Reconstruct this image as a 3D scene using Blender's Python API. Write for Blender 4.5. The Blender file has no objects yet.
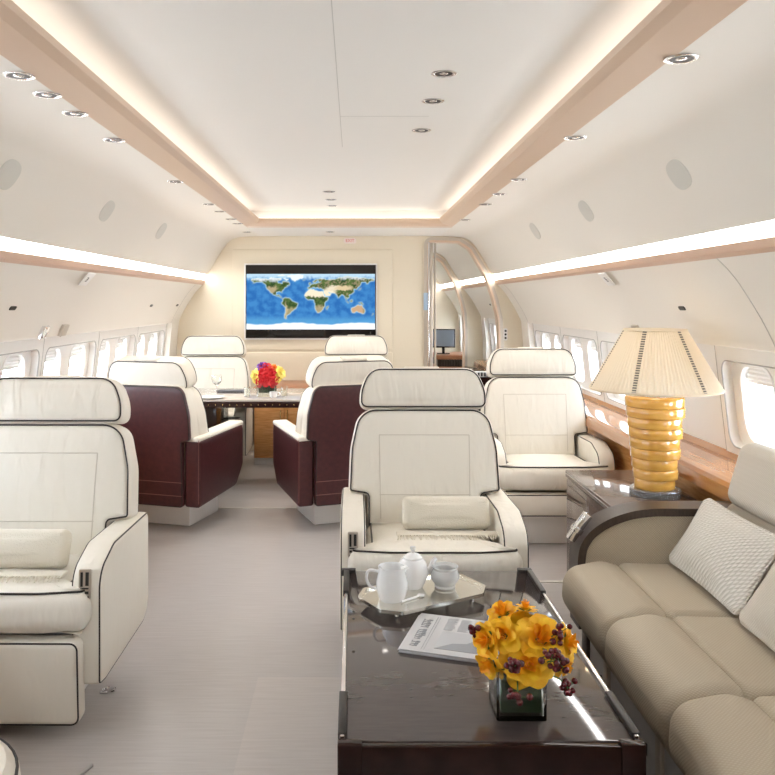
import bpy, bmesh, math, random
from mathutils import Vector, Matrix
from mathutils.bvhtree import BVHTree
random.seed(7)
SC = bpy.context.scene
COL = SC.collection
PI = math.pi
rad = math.radians

# ------------------------------------------------------------------ materials
def new_mat(name):
    m = bpy.data.materials.new(name); m.use_nodes = True
    nt = m.node_tree
    return m, nt, nt.nodes['Principled BSDF']

def noise_bump(nt, b, scale, strength, dist=0.01, detail=3, stretch=None):
    tc = nt.nodes.new('ShaderNodeTexCoord'); n = nt.nodes.new('ShaderNodeTexNoise'); bp = nt.nodes.new('ShaderNodeBump')
    n.inputs['Scale'].default_value = scale; n.inputs['Detail'].default_value = detail
    src = tc.outputs['Object']
    if stretch:
        mp = nt.nodes.new('ShaderNodeMapping'); mp.inputs['Scale'].default_value = stretch
        nt.links.new(src, mp.inputs['Vector']); src = mp.outputs['Vector']
    nt.links.new(src, n.inputs['Vector']); nt.links.new(n.outputs['Fac'], bp.inputs['Height'])
    bp.inputs['Strength'].default_value = strength; bp.inputs['Distance'].default_value = dist
    nt.links.new(bp.outputs['Normal'], b.inputs['Normal'])
    return n, bp

def mat(name, col, rough=0.5, metal=0.0, ior=1.5, coat=0.0, trans=0.0, bump=None, emit=None, sheen=0.0, spec=None):
    m, nt, b = new_mat(name)
    b.inputs['Base Color'].default_value = (*col, 1); b.inputs['Roughness'].default_value = rough
    b.inputs['Metallic'].default_value = metal; b.inputs['IOR'].default_value = ior
    b.inputs['Coat Weight'].default_value = coat; b.inputs['Transmission Weight'].default_value = trans
    b.inputs['Sheen Weight'].default_value = sheen
    if spec is not None: b.inputs['Specular IOR Level'].default_value = spec
    if emit: b.inputs['Emission Color'].default_value = (*emit[0], 1); b.inputs['Emission Strength'].default_value = emit[1]
    if bump: noise_bump(nt, b, *bump)
    return m

def grain(name, c0, c1, rough, scale, stretch, coat=0.0, ior=1.5, bump=0.0, detail=6, lo=.3, hi=.7):
    m, nt, b = new_mat(name)
    tc = nt.nodes.new('ShaderNodeTexCoord'); mp = nt.nodes.new('ShaderNodeMapping'); n = nt.nodes.new('ShaderNodeTexNoise'); r = nt.nodes.new('ShaderNodeValToRGB')
    mp.inputs['Scale'].default_value = stretch; n.inputs['Scale'].default_value = scale; n.inputs['Detail'].default_value = detail
    nt.links.new(tc.outputs['Object'], mp.inputs['Vector']); nt.links.new(mp.outputs['Vector'], n.inputs['Vector'])
    nt.links.new(n.outputs['Fac'], r.inputs['Fac'])
    r.color_ramp.elements[0].color = (*c0, 1); r.color_ramp.elements[1].color = (*c1, 1)
    r.color_ramp.elements[0].position = lo; r.color_ramp.elements[1].position = hi
    nt.links.new(r.outputs['Color'], b.inputs['Base Color'])
    b.inputs['Roughness'].default_value = rough; b.inputs['Coat Weight'].default_value = coat; b.inputs['IOR'].default_value = ior
    b.inputs['Coat Roughness'].default_value = .05
    if bump:
        bp = nt.nodes.new('ShaderNodeBump'); bp.inputs['Strength'].default_value = bump; bp.inputs['Distance'].default_value = .003
        nt.links.new(n.outputs['Fac'], bp.inputs['Height']); nt.links.new(bp.outputs['Normal'], b.inputs['Normal'])
    return m

def quilted(name, c0, c1, freq, strength, rough=.9, axes=(0, 1), second=2):
    """fabric woven in little diamonds: sin*sin of object coordinates drives colour and bump"""
    m, nt, b = new_mat(name)
    N = nt.nodes.new; L = nt.links.new
    tc = N('ShaderNodeTexCoord'); sx = N('ShaderNodeSeparateXYZ'); L(tc.outputs['Object'], sx.inputs[0])
    def math_(op, a, bb):
        n = N('ShaderNodeMath'); n.operation = op
        for i, v in enumerate((a, bb)):
            if v is None: continue
            if isinstance(v, (int, float)): n.inputs[i].default_value = v
            else: L(v, n.inputs[i])
        return n.outputs[0]
    a = sx.outputs[axes[0]]; c = math_('ADD', sx.outputs[axes[1]], sx.outputs[second])
    u = math_('MULTIPLY', math_('ADD', a, c), freq); v = math_('MULTIPLY', math_('SUBTRACT', a, c), freq)
    h = math_('MULTIPLY', math_('SINE', u, None), math_('SINE', v, None))
    h = math_('ABSOLUTE', h, None)
    r = N('ShaderNodeValToRGB'); L(h, r.inputs['Fac'])
    r.color_ramp.elements[0].color = (*c0, 1); r.color_ramp.elements[1].color = (*c1, 1)
    L(r.outputs['Color'], b.inputs['Base Color'])
    bp = N('ShaderNodeBump'); bp.inputs['Strength'].default_value = strength; bp.inputs['Distance'].default_value = .003
    L(h, bp.inputs['Height']); L(bp.outputs['Normal'], b.inputs['Normal'])
    b.inputs['Roughness'].default_value = rough; b.inputs['Specular IOR Level'].default_value = .25
    return m

def emitter(name, col, strength):
    m = bpy.data.materials.new(name); m.use_nodes = True; nt = m.node_tree
    nt.nodes.remove(nt.nodes['Principled BSDF'])
    e = nt.nodes.new('ShaderNodeEmission'); e.inputs[0].default_value = (*col, 1); e.inputs[1].default_value = strength
    nt.links.new(e.outputs[0], nt.nodes['Material Output'].inputs[0])
    return m

def leather(name, col, rough=.42):
    m, nt, b = new_mat(name)
    b.inputs['Base Color'].default_value = (*col, 1); b.inputs['Roughness'].default_value = rough
    b.inputs['Specular IOR Level'].default_value = .35
    tc = nt.nodes.new('ShaderNodeTexCoord')
    mp = nt.nodes.new('ShaderNodeMapping'); mp.inputs['Scale'].default_value = (1.6, 1.2, .45)
    n1 = nt.nodes.new('ShaderNodeTexNoise'); n1.inputs['Scale'].default_value = 9; n1.inputs['Detail'].default_value = 2
    n1.inputs['Distortion'].default_value = .6
    nt.links.new(tc.outputs['Object'], mp.inputs['Vector']); nt.links.new(mp.outputs['Vector'], n1.inputs['Vector'])
    n2 = nt.nodes.new('ShaderNodeTexNoise'); n2.inputs['Scale'].default_value = 260
    nt.links.new(tc.outputs['Object'], n2.inputs['Vector'])
    b1 = nt.nodes.new('ShaderNodeBump'); b1.inputs['Strength'].default_value = .42; b1.inputs['Distance'].default_value = .022
    b2 = nt.nodes.new('ShaderNodeBump'); b2.inputs['Strength'].default_value = .08; b2.inputs['Distance'].default_value = .002
    nt.links.new(n1.outputs['Fac'], b1.inputs['Height']); nt.links.new(n2.outputs['Fac'], b2.inputs['Height'])
    nt.links.new(b1.outputs['Normal'], b2.inputs['Normal']); nt.links.new(b2.outputs['Normal'], b.inputs['Normal'])
    return m

M = {}
M['leather'] = leather('cream_leather', (.785, .745, .662))
M['seam'] = mat('leather_seam', (.60, .55, .47), .6)
M['piping'] = mat('dark_piping', (.018, .013, .012), .45)
M['brown'] = grain('oxblood_leather', (.048, .012, .015), (.070, .018, .020), .36, 40, (1, 1, 1), bump=.1)
M['brownseam'] = mat('oxblood_seam', (.20, .085, .075), .5)
M['wall'] = mat('warm_white_panel', (.80, .765, .70), .55)
M['ceil'] = mat('ceiling_panel', (.80, .775, .73), .5)
M['bulk'] = mat('cream_bulkhead', (.74, .665, .53), .55, bump=(60, .05))
M['trim'] = mat('beige_trim', (.66, .49, .36), .35)
M['liptrim'] = mat('tan_lip', (.55, .36, .25), .35)
M['plastic'] = mat('white_plastic', (.82, .81, .79), .35)
M['gasket'] = mat('grey_gasket', (.42, .41, .40), .5)
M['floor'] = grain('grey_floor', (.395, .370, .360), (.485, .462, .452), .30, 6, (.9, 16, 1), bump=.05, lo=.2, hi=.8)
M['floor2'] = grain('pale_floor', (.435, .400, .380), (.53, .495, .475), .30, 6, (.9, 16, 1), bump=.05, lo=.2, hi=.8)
M['plinth'] = mat('pale_plinth', (.60, .58, .56), .5)
M['seamline'] = mat('panel_gap', (.58, .56, .52), .7)
M['lacquer'] = grain('dark_lacquer', (.018, .007, .006), (.030, .012, .010), .12, 14, (1, 6, 1), ior=1.33)
M['lacquer2'] = grain('taupe_lacquer', (.056, .044, .043), (.068, .054, .052), .07, 14, (1, 6, 1), ior=1.85)
M['console'] = grain('brown_lacquer', (.13, .095, .08), (.17, .125, .105), .08, 14, (1, 6, 1), ior=1.8)
M['wood'] = grain('honey_wood', (.46, .20, .055), (.66, .34, .12), .22, 9, (1, 1, 9), ior=1.6, coat=.3)
M['woodledge'] = grain('ledge_wood', (.38, .17, .07), (.50, .25, .115), .12, 5, (7, .3, 7), ior=1.7, coat=.5)
M['darkwood'] = grain('dark_trim_wood', (.035, .022, .016), (.06, .04, .03), .38, 30, (4, 1, 1))
M['chrome'] = mat('chrome', (.82, .82, .84), .10, 1.0)
M['brushed'] = mat('champagne_metal', (.56, .50, .43), .36, .7)
M['dark'] = mat('dark_recess', (.02, .018, .017), .4)
M['black'] = mat('black_gloss', (.004, .003, .003), .12)
M['glass'] = mat('clear_glass', (.97, 1, .99), .01, ior=1.45, trans=1.0)
M['porcelain'] = mat('white_porcelain', (.86, .87, .88), .15, coat=.5)
M['frosted'] = mat('frosted_bowl', (.85, .87, .88), .2, trans=.45)
M['silver'] = mat('silver_tray', (.80, .77, .70), .16, 1.0)
M['paper'] = mat('newsprint', (.56, .56, .57), .8)
M['ink'] = mat('printed_grey', (.30, .31, .33), .8)
M['inklight'] = mat('printed_pale_grey', (.50, .51, .53), .8)
M['inkdark'] = mat('printed_dark_grey', (.12, .125, .14), .8)
M['amber'] = grain('amber_bakelite', (.72, .36, .06), (.84, .48, .11), .10, 12, (1, 1, 5), ior=1.6, coat=.6)
M['fabric'] = quilted('taupe_woven_fabric', (.46, .398, .305), (.53, .463, .362), 300, .28)
M['fabricback'] = quilted('pale_woven_fabric', (.60, .55, .475), (.68, .63, .55), 300, .25)
M['fabricarm'] = quilted('sand_quilted_fabric', (.48, .41, .305), (.62, .54, .415), 330, .7, axes=(0, 1), second=2)
M['quilt'] = quilted('ivory_quilted_fabric', (.66, .63, .57), (.80, .775, .72), 150, 1.0, axes=(0, 1), second=2)
M['throw'] = mat('knitted_cream', (.74, .69, .58), .95, sheen=.3, bump=(220, .4))
M['stem'] = mat('flower_stem', (.07, .17, .03), .6)
M['leafgreen'] = mat('dark_green_leaf', (.012, .045, .012), .35)
M['yellow'] = grain('yellow_petal', (.93, .47, .005), (.97, .62, .02), .55, 20, (1, 1, 1))
M['yellowdeep'] = mat('deep_yellow_petal', (.93, .40, .006), .55)
M['paleyellow'] = mat('pale_yellow_petal', (.88, .72, .16), .55)
M['redpetal'] = mat('red_petal', (.62, .012, .02), .5)
M['purple'] = mat('purple_petal', (.18, .06, .42), .5)
M['orange'] = mat('orange_petal', (.85, .28, .04), .5)
M['berry'] = mat('dark_red_berry', (.11, .005, .010), .2, coat=.4)
M['exitred'] = mat('red_lettering', (.60, .05, .04), .5)
M['signwhite'] = mat('sign_white', (.80, .70, .66), .4)
M['bluelit'] = mat('pale_blue_switch', (.40, .55, .72), .3)
M['screengrey'] = mat('grey_monitor_glass', (.20, .23, .27), .15)
M['desk'] = grain('red_brown_desk', (.26, .10, .045), (.40, .18, .08), .3, 9, (1, 1, 9))
M['strip'] = emitter('light_strip_glow', (1.0, .98, .955), 10.0)
M['cove'] = emitter('cove_tube_glow', (1.0, .96, .90), 2.4)
M['bulb'] = emitter('lamp_bulb_glow', (1.0, .76, .48), 9.0)
M['acrylic'] = mat('cloudy_acrylic', (.95, .96, .97), .03, trans=.8)
M['brass'] = mat('brass_stud', (.70, .50, .22), .25, 1.0)
M['linen'] = mat('grey_napkin', (.10, .10, .11), .8)

def pane_material():
    m = bpy.data.materials.new('window_pane'); m.use_nodes = True; nt = m.node_tree
    nt.nodes.remove(nt.nodes['Principled BSDF'])
    t = nt.nodes.new('ShaderNodeBsdfTransparent'); t.inputs[0].default_value = (.96, .98, 1, 1)
    g = nt.nodes.new('ShaderNodeBsdfGlossy'); g.inputs['Roughness'].default_value = .05
    mx = nt.nodes.new('ShaderNodeMixShader'); mx.inputs[0].default_value = .06
    nt.links.new(t.outputs[0], mx.inputs[1]); nt.links.new(g.outputs[0], mx.inputs[2])
    nt.links.new(mx.outputs[0], nt.nodes['Material Output'].inputs[0])
    return m
M['pane'] = pane_material()

def shade_material():
    m = bpy.data.materials.new('pleated_shade_silk'); m.use_nodes = True; nt = m.node_tree
    nt.nodes.remove(nt.nodes['Principled BSDF'])
    d = nt.nodes.new('ShaderNodeBsdfDiffuse'); d.inputs[0].default_value = (.86, .80, .68, 1)
    t = nt.nodes.new('ShaderNodeBsdfTranslucent'); t.inputs[0].default_value = (.90, .80, .62, 1)
    mx = nt.nodes.new('ShaderNodeMixShader'); mx.inputs[0].default_value = .4
    nt.links.new(d.outputs[0], mx.inputs[1]); nt.links.new(t.outputs[0], mx.inputs[2])
    nt.links.new(mx.outputs[0], nt.nodes['Material Output'].inputs[0])
    return m
M['lampshade'] = shade_material()

# ------------------------------------------------------------------ objects
def mk(name, bm, mats, parent=None, smooth=True, T=None, angle=40):
    if T is not None: bm.transform(T)
    me = bpy.data.meshes.new(name)
    bmesh.ops.recalc_face_normals(bm, faces=bm.faces[:])
    bm.to_mesh(me); bm.free()
    for m in (mats if isinstance(mats, (list, tuple)) else [mats]): me.materials.append(M[m] if isinstance(m, str) else m)
    if smooth:
        me.polygons.foreach_set('use_smooth', [True] * len(me.polygons))
        try: me.set_sharp_from_angle(angle=rad(angle))
        except Exception: pass
    o = bpy.data.objects.new(name, me); COL.objects.link(o)
    if parent is not None: o.parent = parent
    return o

def tag(o, label, cat, group=None, kind=None):
    if label: o['label'] = label
    if cat: o['category'] = cat
    if group: o['group'] = group
    if kind: o['kind'] = kind
    return o

def thing(name, label, cat, loc=(0, 0, 0), rotz=0.0, group=None):
    o = bpy.data.objects.new(name, None); COL.objects.link(o); o.empty_display_size = .05
    o.location = loc; o.rotation_euler = (0, 0, rotz)
    return tag(o, label, cat, group)

def struct(name, bm, m, parent=None, **k):
    o = mk(name, bm, m, parent, **k)
    if parent is None: o['kind'] = 'structure'
    return o

def copy_tree(o, parent=None):
    c = o.copy(); COL.objects.link(c)
    if parent is not None: c.parent = parent
    for ch in list(o.children): copy_tree(ch, c)
    return c

def dup(root, loc, rotz=0.0, label=None, group=None, scale=None):
    r = copy_tree(root); r.location = loc; r.rotation_euler = (0, 0, rotz)
    if label: r['label'] = label
    if group: r['group'] = group
    if scale: r.scale = (scale,) * 3
    return r

# ------------------------------------------------------------------ shapes
def NB(): return bmesh.new()

def box(bm, x0, x1, y0, y1, z0, z1, bev=0.0, mi=0, seg=2):
    r = bmesh.ops.create_cube(bm, size=1.0)
    vs = r['verts']
    for v in vs:
        v.co = Vector((x0 + (v.co.x + .5) * (x1 - x0), y0 + (v.co.y + .5) * (y1 - y0), z0 + (v.co.z + .5) * (z1 - z0)))
    fs = set(f for v in vs for f in v.link_faces)
    for f in fs: f.material_index = mi
    if bev > 0:
        es = list(set(e for v in vs for e in v.link_edges))
        bmesh.ops.bevel(bm, geom=es, offset=bev, segments=seg, affect='EDGES', profile=.5, material=-1)
    return bm

def tube(bm, pts, r, n=8, closed=False, mi=0, taper=None):
    pts = [Vector(p) for p in pts]; k = len(pts)
    rings = []; up = None
    for i in range(k):
        if closed: d = pts[(i + 1) % k] - pts[i - 1]
        else: d = pts[min(i + 1, k - 1)] - pts[max(i - 1, 0)]
        if d.length < 1e-9: d = Vector((0, 0, 1))
        d.normalize()
        if up is None:
            a = Vector((0, 0, 1)) if abs(d.z) < .9 else Vector((1, 0, 0))
            up = (a - d * a.dot(d)).normalized()
        else:
            up = up - d * up.dot(d)
            if up.length < 1e-6: up = d.orthogonal()
            up.normalize()
        s = d.cross(up)
        rr = r if taper is None else r * (1 + (taper - 1) * i / max(1, k - 1))
        rings.append([bm.verts.new(pts[i] + (up * math.cos(2 * PI * j / n) + s * math.sin(2 * PI * j / n)) * rr) for j in range(n)])
    for i in range(k if closed else k - 1):
        a, b = rings[i], rings[(i + 1) % k]
        for j in range(n):
            f = bm.faces.new((a[j], a[(j + 1) % n], b[(j + 1) % n], b[j])); f.material_index = mi
    if not closed:
        for rg in (rings[0], rings[-1]):
            f = bm.faces.new(rg); f.material_index = mi
    return bm

def lathe(bm, prof, n=32, c=(0, 0, 0), mi=0, power=None, rfun=None):
    rings = []
    for r, z in prof:
        ring = []
        if r < 1e-6:
            ring = [bm.verts.new((c[0], c[1], c[2] + z))]
        else:
            for j in range(n):
                a = 2 * PI * j / n; rr = r
                if power: rr = r / ((abs(math.cos(a)) ** power + abs(math.sin(a)) ** power) ** (1 / power))
                if rfun: rr = r * rfun(a)
                ring.append(bm.verts.new((c[0] + rr * math.cos(a), c[1] + rr * math.sin(a), c[2] + z)))
        rings.append(ring)
    for a, b in zip(rings, rings[1:]):
        for j in range(n):
            q = [a[j % len(a)], a[(j + 1) % len(a)], b[(j + 1) % len(b)], b[j % len(b)]]
            q = list(dict.fromkeys(q))
            if len(q) >= 3:
                f = bm.faces.new(q); f.material_index = mi
    return bm

def roundpoly(pts, radii, n=6, seg=.06):
    """polygon with filleted corners, long edges subdivided"""
    k = len(pts); P = [Vector(p).to_2d() for p in pts]; out = []
    if isinstance(radii, (int, float)): radii = [radii] * k
    for i in range(k):
        p, a, b = P[i], P[i - 1], P[(i + 1) % k]
        r = radii[i]; d1 = (a - p); d2 = (b - p); l1, l2 = d1.length, d2.length; d1.normalize(); d2.normalize()
        ang = math.acos(max(-1, min(1, d1.dot(d2))))
        if r <= 0 or ang > PI - .02: out.append([p]); continue
        t = min(r / math.tan(ang / 2), l1 * .49, l2 * .49); rr = t * math.tan(ang / 2)
        bis = (d1 + d2).normalized(); c = p + bis * (rr / math.sin(ang / 2))
        s, e = p + d1 * t - c, p + d2 * t - c
        a0 = math.atan2(s.y, s.x); a1 = math.atan2(e.y, e.x); da = (a1 - a0 + PI) % (2 * PI) - PI
        out.append([c + Vector((math.cos(a0 + da * q / n), math.sin(a0 + da * q / n))) * rr for q in range(n + 1)])
    flat = []
    for i in range(k):
        flat += out[i]
        e, s = out[i][-1], out[(i + 1) % k][0]; L = (s - e).length
        m = int(L / seg)
        for q in range(1, m): flat.append(e + (s - e) * q / m)
    area = sum(flat[i - 1].x * flat[i].y - flat[i].x * flat[i - 1].y for i in range(len(flat)))
    if area < 0: flat.reverse()
    res = []
    for p in flat:
        if not res or (p - res[-1]).length > 1e-5: res.append(p)
    return res

def rrect(x0, x1, y0, y1, r, n=6, seg=.06):
    return roundpoly([(x0, y0), (x1, y0), (x1, y1), (x0, y1)], r, n, seg)

def inset(out, d):
    k = len(out); res = []
    for i in range(k):
        a, p, b = out[i - 1], out[i], out[(i + 1) % k]
        e1 = (p - a).normalized(); e2 = (b - p).normalized()
        n1 = Vector((-e1.y, e1.x)); n2 = Vector((-e2.y, e2.x)); nn = n1 + n2
        if nn.length < 1e-6: nn = n1
        nn.normalize(); s = max(.5, nn.dot(n1))
        res.append(p + nn * d / s)
    return res

def puff(bm, out, t, er, crown=0.0, T=None, back_crown=None, nseg=4, rings=9, mi=0, centre=None):
    """an upholstered slab: outline in (u,v), thickness t along w, rounded rims and swollen faces"""
    h = t / 2; k = len(out); loops = []
    er = min(er, h)
    inn = inset(out, er)
    c = Vector(centre) if centre else sum(inn, Vector((0, 0))) / k
    U0, U1 = min(p.x for p in inn), max(p.x for p in inn); V0, V1 = min(p.y for p in inn), max(p.y for p in inn)
    def dome(x, y):
        a = (2 * x - U0 - U1) / (U1 - U0); d = (2 * y - V0 - V1) / (V1 - V0)
        return max(0, 1 - a * a) ** .8 * max(0, 1 - d * d) ** .8
    def side(sgn, cr):
        L = []
        for q in range(nseg + 1):
            ph = PI / 2 * q / nseg
            o2 = inset(out, er * (1 - math.cos(ph)))
            L.append([(p.x, p.y, sgn * (h - er + er * math.sin(ph))) for p in o2])
        for q in range(1, rings):
            s = 1 - q / rings
            L.append([(x, y, sgn * (h + cr * dome(x, y) * (1 - s ** 8))) for x, y in ((c.x + (p.x - c.x) * s, c.y + (p.y - c.y) * s) for p in inn)])
        return L, (c.x, c.y, sgn * (h + cr * dome(c.x, c.y)))
    F, fc = side(1, crown); B, bc = side(-1, crown if back_crown is None else back_crown)
    seq = list(reversed(B)) + F
    V = [[bm.verts.new(p) for p in L] for L in seq]
    vb, vf = bm.verts.new(bc), bm.verts.new(fc)
    fs = []
    for a, b in zip(V, V[1:]):
        for j in range(k): fs.append(bm.faces.new((a[j], a[(j + 1) % k], b[(j + 1) % k], b[j])))
    for j in range(k):
        fs.append(bm.faces.new((vb, V[0][(j + 1) % k], V[0][j]))); fs.append(bm.faces.new((vf, V[-1][j], V[-1][(j + 1) % k])))
    for f in fs: f.material_index = mi
    if T is not None: bmesh.ops.transform(bm, matrix=T, verts=[v for L in V for v in L] + [vb, vf])
    return bm

def prism(bm, out, w0, w1, T=None, mi=0):
    a = [bm.verts.new((p[0], p[1], w0)) for p in out]; b = [bm.verts.new((p[0], p[1], w1)) for p in out]
    k = len(out); fs = [bm.faces.new(list(reversed(a))), bm.faces.new(b)]
    for j in range(k): fs.append(bm.faces.new((a[j], a[(j + 1) % k], b[(j + 1) % k], b[j])))
    for f in fs: f.material_index = mi
    if T is not None: bmesh.ops.transform(bm, matrix=T, verts=a + b)
    return bm

def ring_plate(bm, out, inn, w0, w1, T=None, mi=0):
    """a flat band between two outlines that have the same number of points"""
    k = len(out)
    A = [[bm.verts.new((p[0], p[1], w)) for p in o] for o, w in ((out, w0), (out, w1), (inn, w1), (inn, w0))]
    for q in range(4):
        a, b = A[q], A[(q + 1) % 4]
        for j in range(k):
            f = bm.faces.new((a[j], a[(j + 1) % k], b[(j + 1) % k], b[j])); f.material_index = mi
    if T is not None: bmesh.ops.transform(bm, matrix=T, verts=[v for L in A for v in L])
    return bm

def from_curve(cu):
    ob = bpy.data.objects.new('tmp', cu); COL.objects.link(ob)
    dg = bpy.context.evaluated_depsgraph_get(); dg.update()
    me = bpy.data.meshes.new_from_object(ob.evaluated_get(dg), depsgraph=dg)
    bm = bmesh.new(); bm.from_mesh(me)
    bpy.data.objects.remove(ob); bpy.data.curves.remove(cu); bpy.data.meshes.remove(me)
    bmesh.ops.remove_doubles(bm, verts=bm.verts[:], dist=1e-6)
    for f in bm.faces: f.material_index = 0
    return bm

def plate(outer, holes, t):
    cu = bpy.data.curves.new('tmp', 'CURVE'); cu.dimensions = '2D'; cu.fill_mode = 'BOTH'; cu.extrude = t / 2
    for pts in [outer] + list(holes):
        sp = cu.splines.new('POLY'); sp.points.add(len(pts) - 1)
        for q, p in zip(sp.points, pts): q.co = (p[0], p[1], 0, 1)
        sp.use_cyclic_u = True
    return from_curve(cu)

def text_bm(body, size, depth=.0008):
    cu = bpy.data.curves.new('tmp', 'FONT'); cu.body = body; cu.size = size; cu.extrude = depth
    cu.align_x = 'CENTER'; cu.align_y = 'CENTER'; cu.resolution_u = 3
    return from_curve(cu)

def merge(bm, other, T=None, mi=0):
    if T is not None: other.transform(T)
    mp = {v: bm.verts.new(v.co) for v in other.verts}
    for f in other.faces:
        try:
            g = bm.faces.new([mp[v] for v in f.verts]); g.material_index = mi
        except ValueError: pass
    other.free(); return bm

def axes(u, v, w, o=(0, 0, 0)):
    u, v, w, o = map(Vector, (u, v, w, o))
    return Matrix(((u.x, v.x, w.x, o.x), (u.y, v.y, w.y, o.y), (u.z, v.z, w.z, o.z), (0, 0, 0, 1)))
FRONT = lambda x=0, y=0, z=0: axes((1, 0, 0), (0, 0, 1), (0, -1, 0), (x, y, z))   # face looks to -Y
SIDE = lambda x=0, y=0, z=0: axes((0, 1, 0), (0, 0, 1), (1, 0, 0), (x, y, z))     # profile in YZ
FLAT = lambda x=0, y=0, z=0: axes((1, 0, 0), (0, 1, 0), (0, 0, 1), (x, y, z))

def drape(bm, pts, lift=0.0, w=1.0):
    """drop (u,v) points on the front of a puff still in its own frame"""
    t = BVHTree.FromBMesh(bm); res = []
    for p in pts:
        hit = t.ray_cast(Vector((p[0], p[1], w)), Vector((0, 0, -math.copysign(1, w))))
        if hit[0] is not None: res.append(hit[0] + Vector((0, 0, math.copysign(lift, w))))
    return res

def line(a, b, n=12): return [(a[0] + (b[0] - a[0]) * i / n, a[1] + (b[1] - a[1]) * i / n) for i in range(n + 1)]
def rim(out, d, w): return [(p.x, p.y, w) for p in inset(out, d)]
def xf(T, pts): return [T @ Vector(p) for p in pts]
def smooth_path(pts, n=6):
    P = [Vector(p) for p in pts]; res = []
    for i in range(len(P) - 1):
        p0 = P[max(i - 1, 0)]; p1 = P[i]; p2 = P[i + 1]; p3 = P[min(i + 2, len(P) - 1)]
        for q in range(n):
            t = q / n
            res.append(.5 * ((2 * p1) + (p2 - p0) * t + (2 * p0 - 5 * p1 + 4 * p2 - p3) * t * t + (3 * p1 - p0 - 3 * p2 + p3) * t ** 3))
    res.append(P[-1]); return res
M['tabletop'] = mat('pale_gloss_top', (.50, .46, .42), .10, ior=1.8)
SCREEN_GAIN = 0.9; WORLD = 11.0; SPOT = 12.0; EXPO = 0.76
# ------------------------------------------------------------------ the cabin shell
Y0, YB, YB2, YE = -1.9, 7.9, 10.4, 12.7
def sheet(prof, y0, y1, side=1, mi=0, bm=None, ny=1):
    bm = bm or NB()
    rows = [[bm.verts.new((side * x, y0 + (y1 - y0) * j / ny, z)) for x, z in prof] for j in range(ny + 1)]
    for a, b in zip(rows, rows[1:]):
        for i in range(len(prof) - 1):
            f = bm.faces.new((a[i], a[i + 1], b[i + 1], b[i])); f.material_index = mi
    return bm

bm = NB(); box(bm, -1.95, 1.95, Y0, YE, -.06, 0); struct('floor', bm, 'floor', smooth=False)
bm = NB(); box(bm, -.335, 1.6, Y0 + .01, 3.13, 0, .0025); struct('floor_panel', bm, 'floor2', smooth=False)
for i, (x0, x1, y) in enumerate(((-1.2, .9, 5.70), (.5, 1.5, 4.20))):
    bm = NB(); box(bm, x0, x1, y - .012, y + .012, 0, .004, .001); struct('trim_%d' % (20 + i), bm, 'seamline')

# upper (recessed) ceiling with its riser, then the flat ceiling beyond the recess
ZU, ZL, YC = 2.265, 2.12, 6.86
bm = NB(); sheet([(-.97, ZU), (.97, ZU)], Y0, YC + .1, bm=bm)
for s in (-1, 1): sheet([(.97, ZU), (.97, 2.135), (.88, 2.135)], Y0, YC + .1, s, bm=bm)
v = [bm.verts.new(p) for p in ((-.97, YC + .1, ZU), (.97, YC + .1, ZU), (.97, YC + .1, 2.125), (-.97, YC + .1, 2.125))]; bm.faces.new(v)
struct('ceiling', bm, 'ceil', smooth=False)
bm = NB(); box(bm, -.885, .885, YC + .08, YE, ZL, ZL + .02); struct('ceiling_flat', bm, 'ceil', smooth=False)
for i, (x0, x1, y0, y1) in enumerate(((-.021, -.018, .5, 4.1), (-.018, .36, 3.42, 3.424))):
    bm = NB(); box(bm, x0, x1, y0, y1, ZU - .001, ZU + .002); struct('trim_%d' % (30 + i), bm, 'seamline', smooth=False)

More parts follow.
